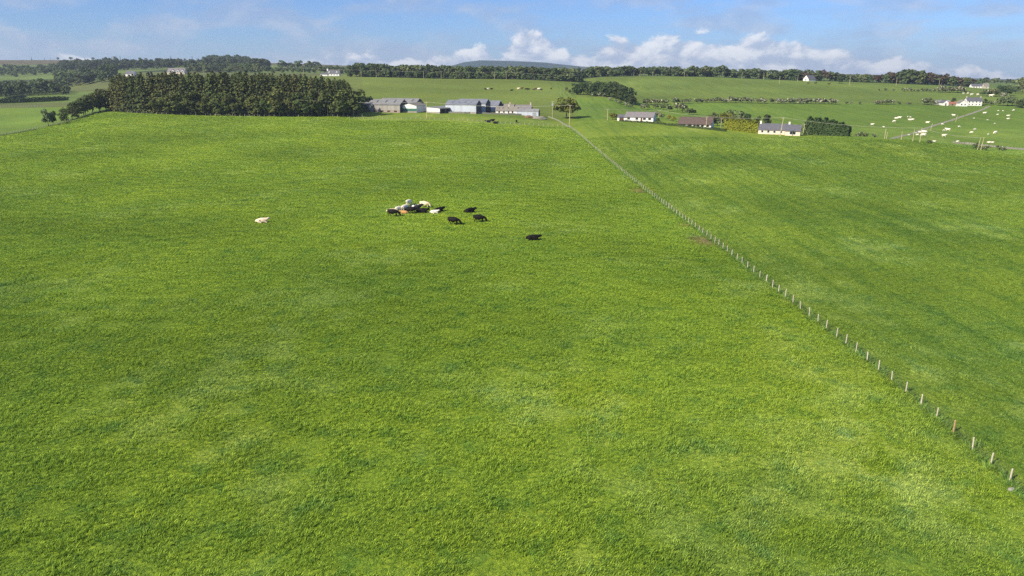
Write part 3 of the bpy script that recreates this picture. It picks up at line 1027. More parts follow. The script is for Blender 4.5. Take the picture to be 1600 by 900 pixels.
# the tail of the belt along the side fence
for k, (px, Y, h, wd) in enumerate([(101, 396, 8.0, 0.8), (113, 409, 9.5, 1.1), (124, 420, 10.5, 1.1), (134, 428, 12.5, 1.0), (145, 436, 13.5, 1.0), (156, 442, 14.5, 1.0), (166, 446, 14.5, 1.0), (172, 449, 16, 0.9)]):
    put_tree('broadleaf_tree', 'dark broadleaved tree leaning over the side fence beside the spruce belt', 'tree', 'broadleaved trees along the side fence',
             EDGE[(k + 1) % 4], place(px, Y), h / 10, wd)
put_tree('broadleaf_tree', 'small bright green tree standing alone on the side fence line', 'tree', None, SCRUB[0], place(76, 383), 0.95, 0.62)
put_tree('broadleaf_tree', 'thin half bare tree at the open end of the side fence trees', 'tree', None, EDGE[0], place(85, 387), 0.86, 0.5)
put_tree('broadleaf_tree', 'dark round tree between the spruce belt and the grey barn', 'tree', None, DARK[0], place(573, 446), 1.02, 1.0)
put_tree('shrub', 'dark low shrub against the left end of the grey barn', 'shrub', None, DARK[1], place(566, 437), 0.55, 1.3)
put_tree('bracken_clump', 'rusty brown heap of dead bracken at the foot of the spruces', 'shrub', None, far_set(M['purple'], 495, 1, 14, 200, 1.1, 0.1)[0], place(224, 434), 0.26, 1.0, parts=False)
# oak by the farm and the valley trees
put_tree('oak_tree', 'round olive brown oak standing alone beside the farm pole', 'tree', None, OLIVE[0], place(885, 450), 1.36, 1.06)
VAL = [(902, 640, 11), (912, 640, 11.5), (922, 636, 12), (930, 632, 12.5), (938, 629, 13), (945, 624, 13), (952, 619, 13.5), (958, 613, 13.5), (965, 607, 13), (972, 601, 13.5), (978, 596, 13), (984, 592, 11.5), (968, 615, 13), (955, 628, 13), (988, 588, 8)]
for k, (px, Y, h) in enumerate(VAL):
    put_tree('valley_tree', 'dark dense round-headed tree in the row down the hill edge', 'tree', 'dark trees down the hill edge', DARK[k % 3], place(px, Y), h / 10, 0.98)
for k, (px, py, h, s) in enumerate([(925, 151, 4.2, 0), (938, 151, 4.0, 1), (944, 152, 3.6, 1), (952, 158, 3.2, 1), (962, 161, 3.5, 0), (970, 163, 3.5, 0), (978, 166, 3.6, 1), (985, 168, 3.2, 0), (890, 146.5, 4.0, 2), (897, 147, 3.8, 0), (885, 143, 4.0, 2), (905, 147, 3.5, 0), (861, 140.5, 2.2, 2)]):
    v = (MAY, MAYW, SCRUB)[s]
    put_tree('hawthorn_bush', 'scrubby hawthorn bush on the grassy slope below the dark trees', 'bush', 'hawthorns on the slope below the dark trees', v[k % 2], hit(px, py, 420), h / 10, 1.0)
# scrub round the bungalows
SC = [(1003, 172, 5.0, MAY), (1012, 171, 5.0, SCRUB), (1024, 171, 4.5, SCRUB), (1036, 172, 5.5, SCRUB), (1046, 175, 6.0, MAY), (1058, 174, 7.5, MAY), (1066, 176, 7.0, MAY), (1076, 180, 5.5, SCRUB), (1084, 180, 5.0, MAY), (1027, 183, 4.0, MAYW), (1034, 186, 3.5, MAY), (1044, 188, 3.2, BROOM), (1052, 190, 3.2, BROOM), (1028, 191, 2.5, DARK), (957, 187, 4.2, OLIVE), (962, 187, 3.6, OLIVE)]
for k, (px, py, h, v) in enumerate(SC):
    nm = {id(BROOM): ('broom_bush', 'yellow flowering bush between the two bungalow gardens'), id(OLIVE): ('garden_bush', 'olive green bush beside the small garage'), id(DARK): ('garden_bush', 'small dark bush at the gable of the grey roofed bungalow')}.get(
        id(v), ('scrub_bush', 'tangled green bush on the bank behind the bungalows'))
    put_tree(nm[0], nm[1], 'bush', nm[1].replace('bush', 'bushes'), v[k % len(v)], hit(px, py, 380), h / 10, 1.0)
for k, (px, Y, h, v, lab) in enumerate([(1113, 400, 7.5, SCRUB, 'light green tree between the bungalows'), (1121, 402, 6.0, MAY, 'flowering hawthorn tree beside the brown roofed bungalow'), (1133, 404, 8.0, OLIVE, 'olive green tree behind the golden hedge'),
                                        (1140, 420, 9.0, SCRUB, 'tall pale green tree behind the golden hedge'), (1153, 415, 9.5, SCRUB, 'bushy green tree rising over the middle of the golden hedge'), (1166, 400, 8.5, CYPRESS, 'dark cypress over the golden hedge'),
                                        (1182, 398, 7.5, CYPRESS, 'short dark cypress next to the pale bungalow'), (1197, 392, 9.0, CYPRESS, 'tall dark cypress behind the pale bungalow')]):
    put_tree('garden_tree', lab, 'tree', None, v[k % len(v)], place(px, Y), h / 10, 1.0)


def hedge(name, label, px0, px1, Y0, Y1, h, d, leafm, seed, n=1500, leaf=0.32, hend=None):
    """clipped or overgrown hedge: leaf clumps through a rounded box, with a dark twiggy core"""
    A, B = place(px0, Y0), place(px1, Y1)
    L = (B - A).length
    r = np.random.default_rng(seed)
    u = r.uniform(0, 1, n); q = r.uniform(0, 1, n)
    x = u * L
    hh = h * np.interp(u, [0, 0.08, 0.9, 1], [0.72, 1, 1, 0.75])
    if hend is not None: hh = hh * np.interp(u, [0, 0.5, 1], [1, 0.95, hend])
    hh = hh * (1 + 0.10 * np.sin(x * 1.7 + seed) + 0.07 * np.sin(x * 4.1))
    face = r.integers(0, 4, n)
    y = np.where(face == 0, -d / 2, np.where(face == 1, d / 2, r.uniform(-.5, .5, n) * d))
    z = np.where(face < 2, q * hh, hh) * 0.97
    nrm = np.stack([np.zeros(n), np.where(face == 0, -1, np.where(face == 1, 1, 0)), np.where(face >= 2, 1, 0.2)], -1) + r.normal(size=(n, 3)) * 0.45
    dz0 = B.z - A.z
    cen = np.stack([x, y, z + dz0 * u], -1) + r.normal(size=(n, 3)) * 0.14
    V, Fq = quads_mesh('crown', cen, nrm, leaf * r.uniform(.7, 1.4, n), seed + 1)
    rz = math.atan2(B.y - A.y, B.x - A.x)
    o = empty(name, A, rz)
    me = np_mesh('foliage', V, Fq); link('foliage', me, leafm, o)
    core = MB()
    for k in range(12):
        xa, xb = L * (k + .12) / 12, L * (k + .88) / 12
        zz = dz0 * (k + .5) / 12
        core.tube([(xa * .5 + xb * .5, 0, zz - .3), (xa, -.1, zz + h * .4), (xa, .1, zz + h * .75)], [.09, .06, .03], 5)
        core.tube([(xa * .5 + xb * .5, 0, zz - .3), (xb, .1, zz + h * .4), (xb, -.1, zz + h * .7)], [.09, .06, .03], 5)
    core.build('stem', M['bark'], o)
    inner = MB()                                        # the dense shaded twigs inside the leaf shell
    for k in range(10):
        f0, f1 = k / 10, (k + 1) / 10
        fm = (hend if hend is not None else 1.0)
        hm = h * 0.80 * (1 - (1 - fm) * max(0, (f0 + f1) - 1) * 0.9) * (0.85 if k in (0, 9) else 1)
        z0 = dz0 * (f0 + f1) / 2
        inner.box(L * f0 + 0.25 * (k == 0), L * f1 - 0.25 * (k == 9) - 0.01, -d * 0.36, d * 0.36, z0 - 0.4, z0 + hm)
    inner.build('inner_growth', leafm, o)
    tag(o, label, 'hedge')
    return o


hedge('golden_hedge', 'clipped golden yellow conifer hedge beside the pale bungalow', 1134, 1187, 372, 352, 5.2, 3.0, M['gold'], 610, 3800, 0.32)
hedge('conifer_hedge', 'tall dark overgrown conifer hedge beyond the pale bungalow', 1256, 1327, 346, 332, 7.6, 3.6, M['darkleaf'], 620, 2600, 0.40, hend=0.62)
hedge('garden_hedge', 'low clipped green hedge in front of the brown roofed bungalow', 1040, 1135, 384, 358, 1.2, 0.9, M['darkleaf'], 630, 900, 0.22)
hedge('garden_hedge', 'low dark hedge in front of the grey roofed bungalow', 968, 1040, 412, 388, 0.9, 0.9, M['darkleaf'], 640, 900, 0.22)
hedge('field_hedge', 'long dark hedge along the left-hand field below the spruce belt tail', -20, 108, 598, 628, 3.2, 2.0, M['darkleaf'], 650, 1100, 0.55)
hedge('field_hedge', 'thin dark hedge joining the long hedge in the left-hand field', 8, 40, 660, 720, 2.6, 1.6, M['darkleaf'], 655, 300, 0.6)

# hawthorn hedgerow across the far field, in blossom
HR = [(1008, 5.2), (1013, 5.8), (1018, 4.6), (1023, 4.6), (1030, 4.2), (1036, 5.0), (1041, 4.4), (1054, 5.4), (1058, 5.0), (1070, 4.4), (1077, 4.4), (1091, 4.0), (1098, 4.0), (1105, 4.0), (1112, 4.0), (1118, 3.8)]
HR += [(1124 + 6.2 * k, rng.uniform(4.0, 5.6)) for k in range(9)] + [(1184, 4.6), (1190, 4.8), (1194, 4.0), (1207, 4.6), (1214, 4.8), (1221, 4.4), (1226, 4.0)]
HR += [(1236 + 6.4 * k, rng.uniform(4.2, 5.9)) for k in range(12)] + [(1324, 2.6), (1330, 2.2), (1343, 2.4), (1366, 3.0), (1372, 3.8), (1379, 4.2), (1386, 4.4), (1392, 4.2), (1404, 3.0), (1420, 3.0), (1444, 5.6), (1449, 5.8), (1455, 4.8), (1460, 3.8)]
for k, (px, h) in enumerate(HR):
    v = MAYW if rng.random() < 0.25 else MAY
    put_tree('hawthorn_bush', 'rounded hawthorn flecked with blossom in the hedgerow across the far field', 'bush', 'hawthorns of the far hedgerow', v[k % len(v)], place(px + rng.uniform(-1, 1), 601 + rng.uniform(-2, 2)), h / 10, rng.uniform(0.95, 1.2))
RH = [(1374, 126.5, 2.5), (1384, 137, 3.2), (1395, 138, 2.4)] + [(1411 + 6 * k, 138.3, rng.uniform(2.6, 4.6)) for k in range(9)] + [(1466 + 6 * k, 139.5, rng.uniform(4, 8)) for k in range(7)] + [(1508, 140, 2.8), (1515, 140, 2.4)]
for k, (px, py, h) in enumerate(RH):
    put_tree('hedge_bush', 'dark hedge bush strung along the upper field boundary', 'bush', 'bushes of the upper field boundary', WMAY[k % 3], place(px, 770 + rng.uniform(-3, 3)), h / 10, 1.1, parts=False)
for k, (px, Y, h, v) in enumerate([(1535, 720, 7, SCRUB), (1542, 715, 8, MAY), (1549, 712, 8.5, SCRUB), (1556, 706, 7, MAY), (1563, 730, 10.5, DARK), (1572, 728, 11.5, DARK), (1566, 700, 5, MAYW), (1586, 760, 9, SCRUB), (1597, 800, 17, SCRUB), (1606, 760, 14, SCRUB), (1560, 600, 5.5, SCRUB), (1567, 598, 8, SCRUB), (1574, 600, 9.5, SCRUB), (1581, 598, 8.0, SCRUB), (1590, 585, 6.5, SCRUB), (1597, 580, 8.0, DARK), (1604, 580, 8.5, DARK), (1546, 605, 4.5, MAY), (1539, 612, 5.5, CYPRESS), (1489, 608, 6.5, CYPRESS), (1534, 608, 4.5, SCRUB), (1552, 612, 3.5, MAY)]):
    put_tree('farm_tree', 'bushy green tree in the shelter round the white farmhouse', 'tree', 'trees round the white farmhouse', v[k % len(v)], place(px, Y), h / 10, 1.0)
put_tree('lone_tree', 'small dark round tree alone in the upper field', 'tree', None, DARK[1], place(1311, 880), 0.82, 0.95)
for k, (px, Y, h) in enumerate([(1366, 326, 2.2), (1450, 303, 1.8), (1454, 303, 1.6), (1525, 300, 3.0), (1534, 299, 2.0), (1541, 299, 2.2), (1561, 296, 2.8), (1568, 296, 2.0), (1345, 330, 2.6), (1352, 330, 2.4), (1341, 332, 2.0)]):
    put_tree('scrub_bush', 'low scrubby bush along the roadside behind the dark field', 'bush', 'roadside bushes behind the dark field', (MAY, SCRUB)[k % 2][k % 3], place(px, Y), h / 10, 1.1)


# -- far woods
def wood_mass(name, label, px0, px1, Y0, Y1, n, h0, h1, kinds, wd=1.0):
    """a far-off wood that reads as one mass: one object of kind stuff"""
    Vs, Fs, mi, off = [], [], [], 0
    data = {}
    for kme in kinds:
        if kme.name not in data:
            co = np.empty(len(kme.vertices) * 3, np.float32); kme.vertices.foreach_get('co', co)
            data[kme.name] = (co.reshape(-1, 3), [tuple(p.vertices) for p in kme.polygons if p.material_index == 1])
    for k in range(n):
        px = px0 + (px1 - px0) * (k + 0.5 + rng.uniform(-.5, .5)) / n
        p = place(px, Y0 + (Y1 - Y0) * ((k * 0.618) % 1))
        h = rng.uniform(h0, h1) / 10; a_ = rng.uniform(0, 6.28); w_ = wd * rng.uniform(.9, 1.2)
        co, fs = data[rng.choice(kinds).name]
        q = co.copy(); ca, sa = math.cos(a_), math.sin(a_)
        q = np.stack([(q[:, 0] * ca - q[:, 1] * sa) * h * w_, (q[:, 0] * sa + q[:, 1] * ca) * h * w_, q[:, 2] * h], -1) + np.array(p)
        Vs.append(q); Fs += [tuple(i + off for i in f) for f in fs]; off += len(q)
    me = bpy.data.meshes.new(name)
    me.from_pydata(np.concatenate(Vs).tolist(), [], Fs)
    o = link(name, me, M['woodleaf'])
    return tag(o, label, 'wood', kind='stuff')


def wood(label, group, px0, px1, Y0, Y1, n, h0, h1, kinds, name='woodland_tree', wd=1.0, prof=None):
    for k in range(n):
        px = px0 + (px1 - px0) * (k + 0.5 + rng.uniform(-.5, .5)) / n
        f = (k * 0.618) % 1
        Y = Y0 + (Y1 - Y0) * f
        h = rng.uniform(h0, h1) * (prof(px) if prof else 1)
        put_tree(name, label, 'tree', group, kinds[rng.randrange(len(kinds))], place(px, Y), h / 10, wd * rng.uniform(0.9, 1.2), parts=False)


wood('broad dark green tree in the long wood along the hilltop', 'trees of the hilltop wood', 548, 905, 864, 900, 92, 13.5, 17.5, WOOD + WOOD + WSCRUB)
wood('low leafy tree at the front of the hilltop wood', 'front trees of the hilltop wood', 560, 905, 857, 862, 40, 7, 11, WOOD)
wood('dark green tree in the wood edging the far upper field', 'trees along the far upper field', 880, 1215, 968, 995, 82, 11.5, 15.5, WOOD + WOOD + WSCRUB, prof=lambda p: float(np.interp(p, [880, 940, 1010, 1100, 1115, 1150, 1215], [1.15, 1.1, 0.95, 1.05, 1.12, 1.0, 0.95])))
wood('dark tree in the wood behind the far gabled house', 'trees behind the far gabled house', 1212, 1400, 962, 985, 44, 11, 15, WOOD + WOOD + WPURP, prof=lambda p: float(np.interp(p, [1212, 1225, 1260, 1290, 1330, 1400], [0.75, 1.15, 1.1, 1.0, 0.85, 0.85])), wd=1.1)
wood('tall brownish green tree in the clump by the far white bungalow', 'trees of the clump by the far white bungalow', 1384, 1532, 920, 950, 40, 13, 18, WOOD + WPURP, prof=lambda p: float(np.interp(p, [1384, 1400, 1415, 1450, 1465, 1500, 1520, 1532], [0.85, 1.0, 1.15, 1.1, 0.9, 0.75, 0.8, 0.75])), wd=1.1)
wood('scrubby willow in the damp wood beyond the left-hand field', 'trees of the damp wood', -40, 108, 740, 900, 70, 11, 18, WSCRUB + WSCRUB + WOOD, 'willow_tree', prof=lambda p: float(np.interp(p, [0, 60, 80, 110], [1.0, 1.0, 0.9, 0.6])))
wood('grey green willow on the low ground left of the spruce belt', 'trees left of the spruce belt', 92, 178, 1000, 1180, 34, 13, 22, WSCRUB + WOOD, 'willow_tree')
wood_mass('distant_wood', 'scattered woods and hedgerows of the far left fields', -60, 110, 1400, 1720, 70, 10, 17, WOOD + WSCRUB)
wood_mass('distant_wood', 'broad dark wood behind the dormered cream house', 96, 420, 1480, 1800, 130, 16, 25, WOOD + WOOD + WPINE)
wood_mass('distant_wood', 'dark rounded wood crowning the left skyline', 322, 388, 1980, 2140, 46, 20, 30, WOOD)
wood('leafy tree along the road past the dormered cream house', 'roadside trees past the dormered cream house', 290, 405, 1150, 1320, 46, 11, 17, WOOD + WSCRUB, 'roadside_tree')
wood('small tree standing out on the left skyline', 'skyline trees', 45, 320, 2540, 2610, 20, 6, 14, WSCRUB + WPINE, 'skyline_tree')
wood('hedgerow tree in the fields behind the spruce belt', 'hedgerow trees behind the spruce belt', 385, 560, 1050, 1450, 56, 7, 12, WOOD + WSCRUB, 'hedgerow_tree')
wood('round tree standing above the white house with a chimney', 'round trees above the white house with a chimney', 440, 505, 1480, 1500, 6, 16, 21, WOOD, 'hedgerow_tree')
wood('distant tree in the plain beyond the far bungalow', 'trees of the distant plain', 1535, 1620, 1250, 1800, 22, 7, 12, WOOD + WSCRUB, 'plain_tree')

# ------------------------------------------------------------------ buildings
def face_part(parent, name, mat, face, L, W, a0, a1, z0, z1, out=0.04, sub=None):
    """a slab fixed to a wall: face 'f' front (-y), 'b' back, 'l' left end (-x), 'r' right end (+x)"""
    m = MB()
    if face == 'f': m.box(a0, a1, -W / 2 - out, -W / 2 + 0.02, z0, z1)
    elif face == 'b': m.box(a0, a1, W / 2 - 0.02, W / 2 + out, z0, z1)
    elif face == 'r': m.box(L / 2 - 0.02, L / 2 + out, a0, a1, z0, z1)
    else: m.box(-L / 2 - out, -L / 2 + 0.02, a0, a1, z0, z1)
    return m.build(name, mat, parent)


def window(parent, face, L, W, c, z0, w_=1.3, h=1.2, fm='frame'):
    o = face_part(parent, 'window', M[fm], face, L, W, c - w_ / 2, c + w_ / 2, z0, z0 + h, 0.05)
    n = 2 if w_ > 1.1 else 1
    for k in range(n):
        a0 = c - w_ / 2 + 0.09 + k * (w_ - 0.09) / n
        face_part(o, 'pane', M['glass'], face, L, W, a0, a0 + (w_ - 0.09) / n - 0.09, z0 + 0.1, z0 + h - 0.1, 0.065)
    return o


def gabled(name, label, cat, px, Y, rot, L, W, eave, ridge, wall, roof, group=None, end=None, over=0.35, base=None):
    """gabled building; its front wall's middle stands at (px, Y); local x runs along the ridge"""
    p = place(px, Y)
    rz = R(rot)
    c = p + Vector((-math.sin(rz), math.cos(rz), 0)) * (W / 2)
    z = min(gz(c.x + dx, c.y + dy) for dx in (-L / 3, 0, L / 3) for dy in (-W / 3, 0, W / 3)) - 0.05
    o = empty(name, (c.x, c.y, max(z, p.z - 0.6)), rz)
    prof = [(-W / 2, -1.2), (W / 2, -1.2), (W / 2, eave), (0, ridge), (-W / 2, eave)]
    MB().prism(prof, -L / 2, L / 2).build('wall', M[wall], o)
    sl = (ridge - eave) / (W / 2); th = 0.16
    r = MB()
    e = W / 2 + over; ze = eave - over * sl
    r.prism([(-e, ze + .03), (0, ridge + .03), (e, ze + .03), (e, ze + th), (0, ridge + th + .04), (-e, ze + th)], -L / 2 - over * .7, L / 2 + over * .7)
    ro = r.build('roof', M[roof], o)
    MB().tube([(-L / 2 - over * .7, 0, ridge + th + .03), (L / 2 + over * .7, 0, ridge + th + .03)], 0.11, 6).build('ridge_cap', M[roof], ro)
    if end:  # end slabs put the shade of the gable into its colour
        for f, xx in (('r', L / 2), ('l', -L / 2)):
            if f in end:
                s = 1 if f == 'r' else -1
                q = [(-W / 2 + .02, 0.0), (W / 2 - .02, 0.0), (W / 2 - .02, eave - .02), (0, ridge - .03), (-W / 2 + .02, eave - .02)]
                MB().prism(q, xx + s * 0.001, xx + s * 0.05).build('shaded_end', M[end[f]], o)
    if base:
        MB().box(-L / 2 - .06, L / 2 + .06, -W / 2 - .06, -W / 2 + .02, -1.0, base[1]).build('plinth', M[base[0]], o)
    tag(o, label, cat, group)
    o['_d'] = (L, W, eave, ridge)
    o['_roof'] = 0
    return o, ro


def chimney(parent, x, y, z0, z1, w_=0.8, mat='chimney', pots=2):
    c = MB().box(x - w_ / 2, x + w_ / 2, y - w_ * .4, y + w_ * .4, z0, z1).box(x - w_ / 2 - .06, x + w_ / 2 + .06, y - w_ * .4 - .06, y + w_ * .4 + .06, z1 - .003, z1 + .13).build('chimney', M[mat], parent)
    for k in range(pots):
        xx = x + (k - (pots - 1) / 2) * w_ * .45
        MB().tube([(xx, y, z1 + .12), (xx, y, z1 + .5)], [.13, .11], 8).build('chimney_pot', M['clay'], parent)
    return c


def rooflights(ro, L, W, eave, ridge, xs, w_=1.0, f0=0.25, f1=0.8):
    sl = (ridge - eave) / (W / 2)
    for x in xs:
        m = MB()
        pts = []
        for f in (f0, f1):
            y = -W / 2 * (1 - f); z = eave + sl * (W / 2) * f + 0.20
            pts.append((y, z))
        m.prism([(pts[0][0], pts[0][1] - .06), (pts[1][0], pts[1][1] - .06), pts[1], pts[0]], x - w_ / 2, x + w_ / 2)
        m.build('roof_light', M['rooflight'], ro)


# long grey barn nearest the spruce belt
RB = -14
b1, r1 = gabled('cattle_barn', 'long grey boarded barn with dark roof lights beside the spruce belt', 'barn', 596, 437, RB, 24, 13.5, 4.6, 7.2, 'barnwall', 'sheet', end={'r': 'shadewall'})
rooflights(r1, 24, 13.5, 4.6, 7.2, [-9.5, -3.8, 1.8, 7.4], 1.0, 0.35, 0.85)
face_part(b1, 'plinth', M['brick'], 'f', 24, 13.5, -12, 12, -0.8, 1.5, 0.07)
for k in range(5):
    face_part(b1, 'feed_opening_shade', M['opening_shade'], 'f', 24, 13.5, -9 + k * 4.3, -7.2 + k * 4.3, 0.35, 1.15, 0.10)
face_part(b1, 'door_opening_shade', M['opening_shade'], 'r', 24, 13.5, 1.2, 5.6, 0.0, 4.2, 0.09)
b2, r2 = gabled('cattle_barn', 'grey barn with shade-dark gable standing behind the long grey barn', 'barn', 621, 456, RB, 25, 13, 4.4, 7.0, 'barnwall', 'sheet', end={'r': 'shadewall'})
rooflights(r2, 25, 13, 4.4, 7.0, [-3, 3, 9], 1.0, 0.35, 0.85)
# white gabled shed with the green band: gable to the pasture
b3, r3 = gabled('white_shed', 'white gabled shed with a green band across its front', 'shed', 659, 444, 76, 17, 9.8, 3.9, 5.3, 'white', 'stoneroof', over=0.2)
face_part(b3, 'green_panel', M['greenband'], 'l', 17, 9.8, -4.88, 4.88, 0.9, 2.4, 0.05)
face_part(b3, 'plinth', M['brick'], 'l', 17, 9.8, -4.93, 4.93, -0.8, 0.88, 0.07)
for k in range(4):
    face_part(b3, 'cladding_joint', M['sheetpale'], 'l', 17, 9.8, -3.9 + k * 2.4, -3.78 + k * 2.4, 2.42, 3.9, 0.04)
# low open-fronted shed
def mono(name, label, px, Y, rot, L, W, zl, zr, wall, roof):
    p = place(px, Y); rz = R(rot)
    c = p + Vector((-math.sin(rz), math.cos(rz), 0)) * (W / 2)
    o = empty(name, (c.x, c.y, min(gz(c.x, c.y), p.z) - .05), rz)
    MB().prism([(-L / 2, -1), (L / 2, -1), (L / 2, zr), (-L / 2, zl)], -W / 2, W / 2, 'y').build('wall', M[wall], o)
    MB().prism([(-L / 2 - .3, zl + .04), (L / 2 + .3, zr + .02), (L / 2 + .3, zr + .16), (-L / 2 - .3, zl + .18)], -W / 2 - .25, W / 2 + .25, 'y').build('roof', M[roof], o)
    tag(o, label, 'shed')
    return o


m1 = mono('open_shed', 'low white lean-to shed with a dark open side', 677, 436, -30, 9.6, 17, 3.5, 2.9, 'white', 'sheet')
face_part(m1, 'plinth', M['concrete'], 'f', 9.6, 17, -4.8, 4.8, -0.6, 1.0, 0.06)
face_part(m1, 'open_bay_shade', M['opening_shade'], 'r', 9.6, 17, -8.2, 8.2, 0.0, 2.6, 0.06)
for k in range(4):
    face_part(m1, 'door_post', M['concrete'], 'r', 9.6, 17, -8.3 + k * 5.4, -8.05 + k * 5.4, 0.0, 2.6, 0.09)
# big pale barn and its two further spans
b4, r4 = gabled('big_barn', 'big pale sheeted barn with a blue grey roof in the middle of the farm', 'barn', 720, 441, RB, 19.5, 11.5, 5.3, 7.6, 'sheetpale', 'sheetdark', end={'r': 'shadewall'})
rooflights(r4, 19.5, 11.5, 5.3, 7.6, [-6, -2, 2, 6], 0.7, 0.4, 0.6)
face_part(b4, 'plinth', M['concrete'], 'f', 19.5, 11.5, -9.75, 9.75, -0.8, 1.1, 0.06)
b5, r5 = gabled('barn_span', 'second span with shade-dark gable joined behind the big pale barn', 'barn', 736, 453.2, RB, 19, 11.2, 5.4, 7.8, 'sheetpale', 'sheetdark', end={'r': 'shadewall'})
b6, r6 = gabled('barn_span', 'lower third span with shade-dark open gable furthest behind the big pale barn', 'barn', 757, 466, RB, 18, 12, 3.6, 6.4, 'sheetpale', 'sheetdark', end={'r': 'shadewall'})
for k in range(3):
    face_part(b5, 'door_opening_shade', M['opening_shade'], 'r', 19, 11.2, -5 + k * 3.6, -2.4 + k * 3.6, 0.0, 4.0, 0.08)
# farmhouse and steading
f1, fr1 = gabled('farm_cottage', 'low white farm cottage with a lichened brown roof', 'house', 791, 453, -10, 13.5, 6.5, 2.0, 4.3, 'white', 'stoneroof')
rooflights(fr1, 13.5, 6.5, 2.0, 4.3, [-4.6, -2.4, 1.0], 0.8, 0.45, 0.7)
for x in (-4.5, -1.5, 4.0): window(f1, 'f', 13.5, 6.5, x, 0.6, 1.0, 1.0, 'woodframe')
face_part(f1, 'door', M['woodframe'], 'f', 13.5, 6.5, 1.0, 1.9, 0.0, 1.85)
chimney(fr1, 1.2, 0, 3.6, 5.6, 0.9)
f2, fr2 = gabled('farmhouse', 'grey slated farmhouse with stone chimneys behind the silver shed', 'house', 812, 466, -10, 14.5, 7, 2.9, 5.0, 'chimney', 'greyroof')
for x in (-5, -1.8, 1.8, 5): window(f2, 'f', 14.5, 7, x, 1.2, 1.0, 1.2)
chimney(fr2, -6.9, 0, 4.4, 6.6, 0.8)
chimney(fr2, 6.6, 0, 4.4, 6.6, 0.8)
f3, fr3 = gabled('steading_wing', 'low stone steading wing with a pale roof left of the farm cottage', 'house', 783, 468, -10, 16, 6, 2.6, 4.6, 'chimney', 'stoneroof')
b7, r7 = gabled('silver_shed', 'silver sheeted shed with a shade-dark gable at the end of the farm', 'shed', 824, 448, -11, 13.8, 5.6, 3.1, 4.5, 'sheetpale', 'sheet', end={'r': 'shadewall'}, over=0.12)
rooflights(r7, 13.8, 5.6, 3.1, 4.5, [-4, 0, 4], 0.6, 0.4, 0.6)
face_part(b7, 'door', M['metal'], 'f', 13.8, 5.6, 3.2, 5.6, 0.0, 2.6)


def heap(name, label, px, Y, rx, ry, h, mat, seed, cat='heap'):
    p = place(px, Y)
    n, m = 18, 7
    mb = MB()
    r = random.Random(seed)
    for j in range(m):
        f = j / (m - 1)
        for i in range(n):
            th = 2 * PI * i / n
            s = math.cos(f * PI / 2) ** 0.8 * (1 + 0.22 * mnoise.noise(Vector((math.cos(th) * 1.6, math.sin(th) * 1.6, seed + f * 2))))
            mb.v.append((math.cos(th) * rx * s, math.sin(th) * ry * s, -0.2 + (h + 0.2) * math.sin(f * PI / 2) * (1 + 0.2 * mnoise.noise(Vector((th, f * 3, seed))))))
    for j in range(m - 1):
        for i in range(n):
            i2 = (i + 1) % n
            mb.f.append((j * n + i, j * n + i2, (j + 1) * n + i2, (j + 1) * n + i))
    o = mb.build(name, mat, None, p)
    return tag(o, label, cat)


heap('rubble_heap', 'pale grey rubble heap below the gable of the silver shed', 842, 438, 5.2, 2.5, 1.5, M['stone'], 5)
heap('dung_heap', 'brown heap beside the pale rubble below the silver shed', 826, 438.5, 3.0, 2.0, 1.2, M['rust'], 9)
# yard wall in front of the farm
def stone_wall(name, label, pix, h, th, y0=380):
    P = [hit(px, py, y0) for px, py in pix]
    o = empty(name, P[0])
    k = 0
    me = None
    for a_, b_ in zip(P[:-1], P[1:]):
        L = (b_ - a_).length; n = max(1, int(L / 0.9))
        d = (b_ - a_).normalized(); rz = math.atan2(d.y, d.x)
        if me is None:
            mb = MB(); mb.prism([(-th / 2, -.4), (th / 2, -.4), (th * .38, h * .98), (th * .1, h * 1.06), (-th * .38, h)], -.44, .44)
            me = mb.mesh('stone'); me.materials.append(M['stone'])
        for i in range(n):
            q = a_.lerp(b_, (i + .5) / n)
            s = bpy.data.objects.new('stone', me); C.objects.link(s); s.parent = o
            s.location = (q.x - P[0].x, q.y - P[0].y, gz(q.x, q.y) - P[0].z)
            s.rotation_euler = (0, rng.uniform(-.05, .05), rz + rng.uniform(-.06, .06)); s.scale = (1, rng.uniform(.85, 1.15), rng.uniform(.75, 1.2))
    return tag(o, label, 'wall')


stone_wall('yard_wall', 'low stone yard wall in front of the big pale barn', [(700, 177), (726, 177.5), (752, 178), (790, 179.5), (815, 180.5)], 0.9, 0.45)
stone_wall('field_wall', 'stone wall climbing from the fence end to the farm', [(891, 200), (884, 196.5), (876, 191), (868, 187), (857, 183)], 0.6, 0.35)
stone_wall('roadside_wall', 'tumbled stone wall along the road behind the dark field', [(1488, 224), (1510, 225.5), (1530, 227.5), (1550, 230), (1575, 232.5), (1600, 235)], 0.8, 0.5, 270)

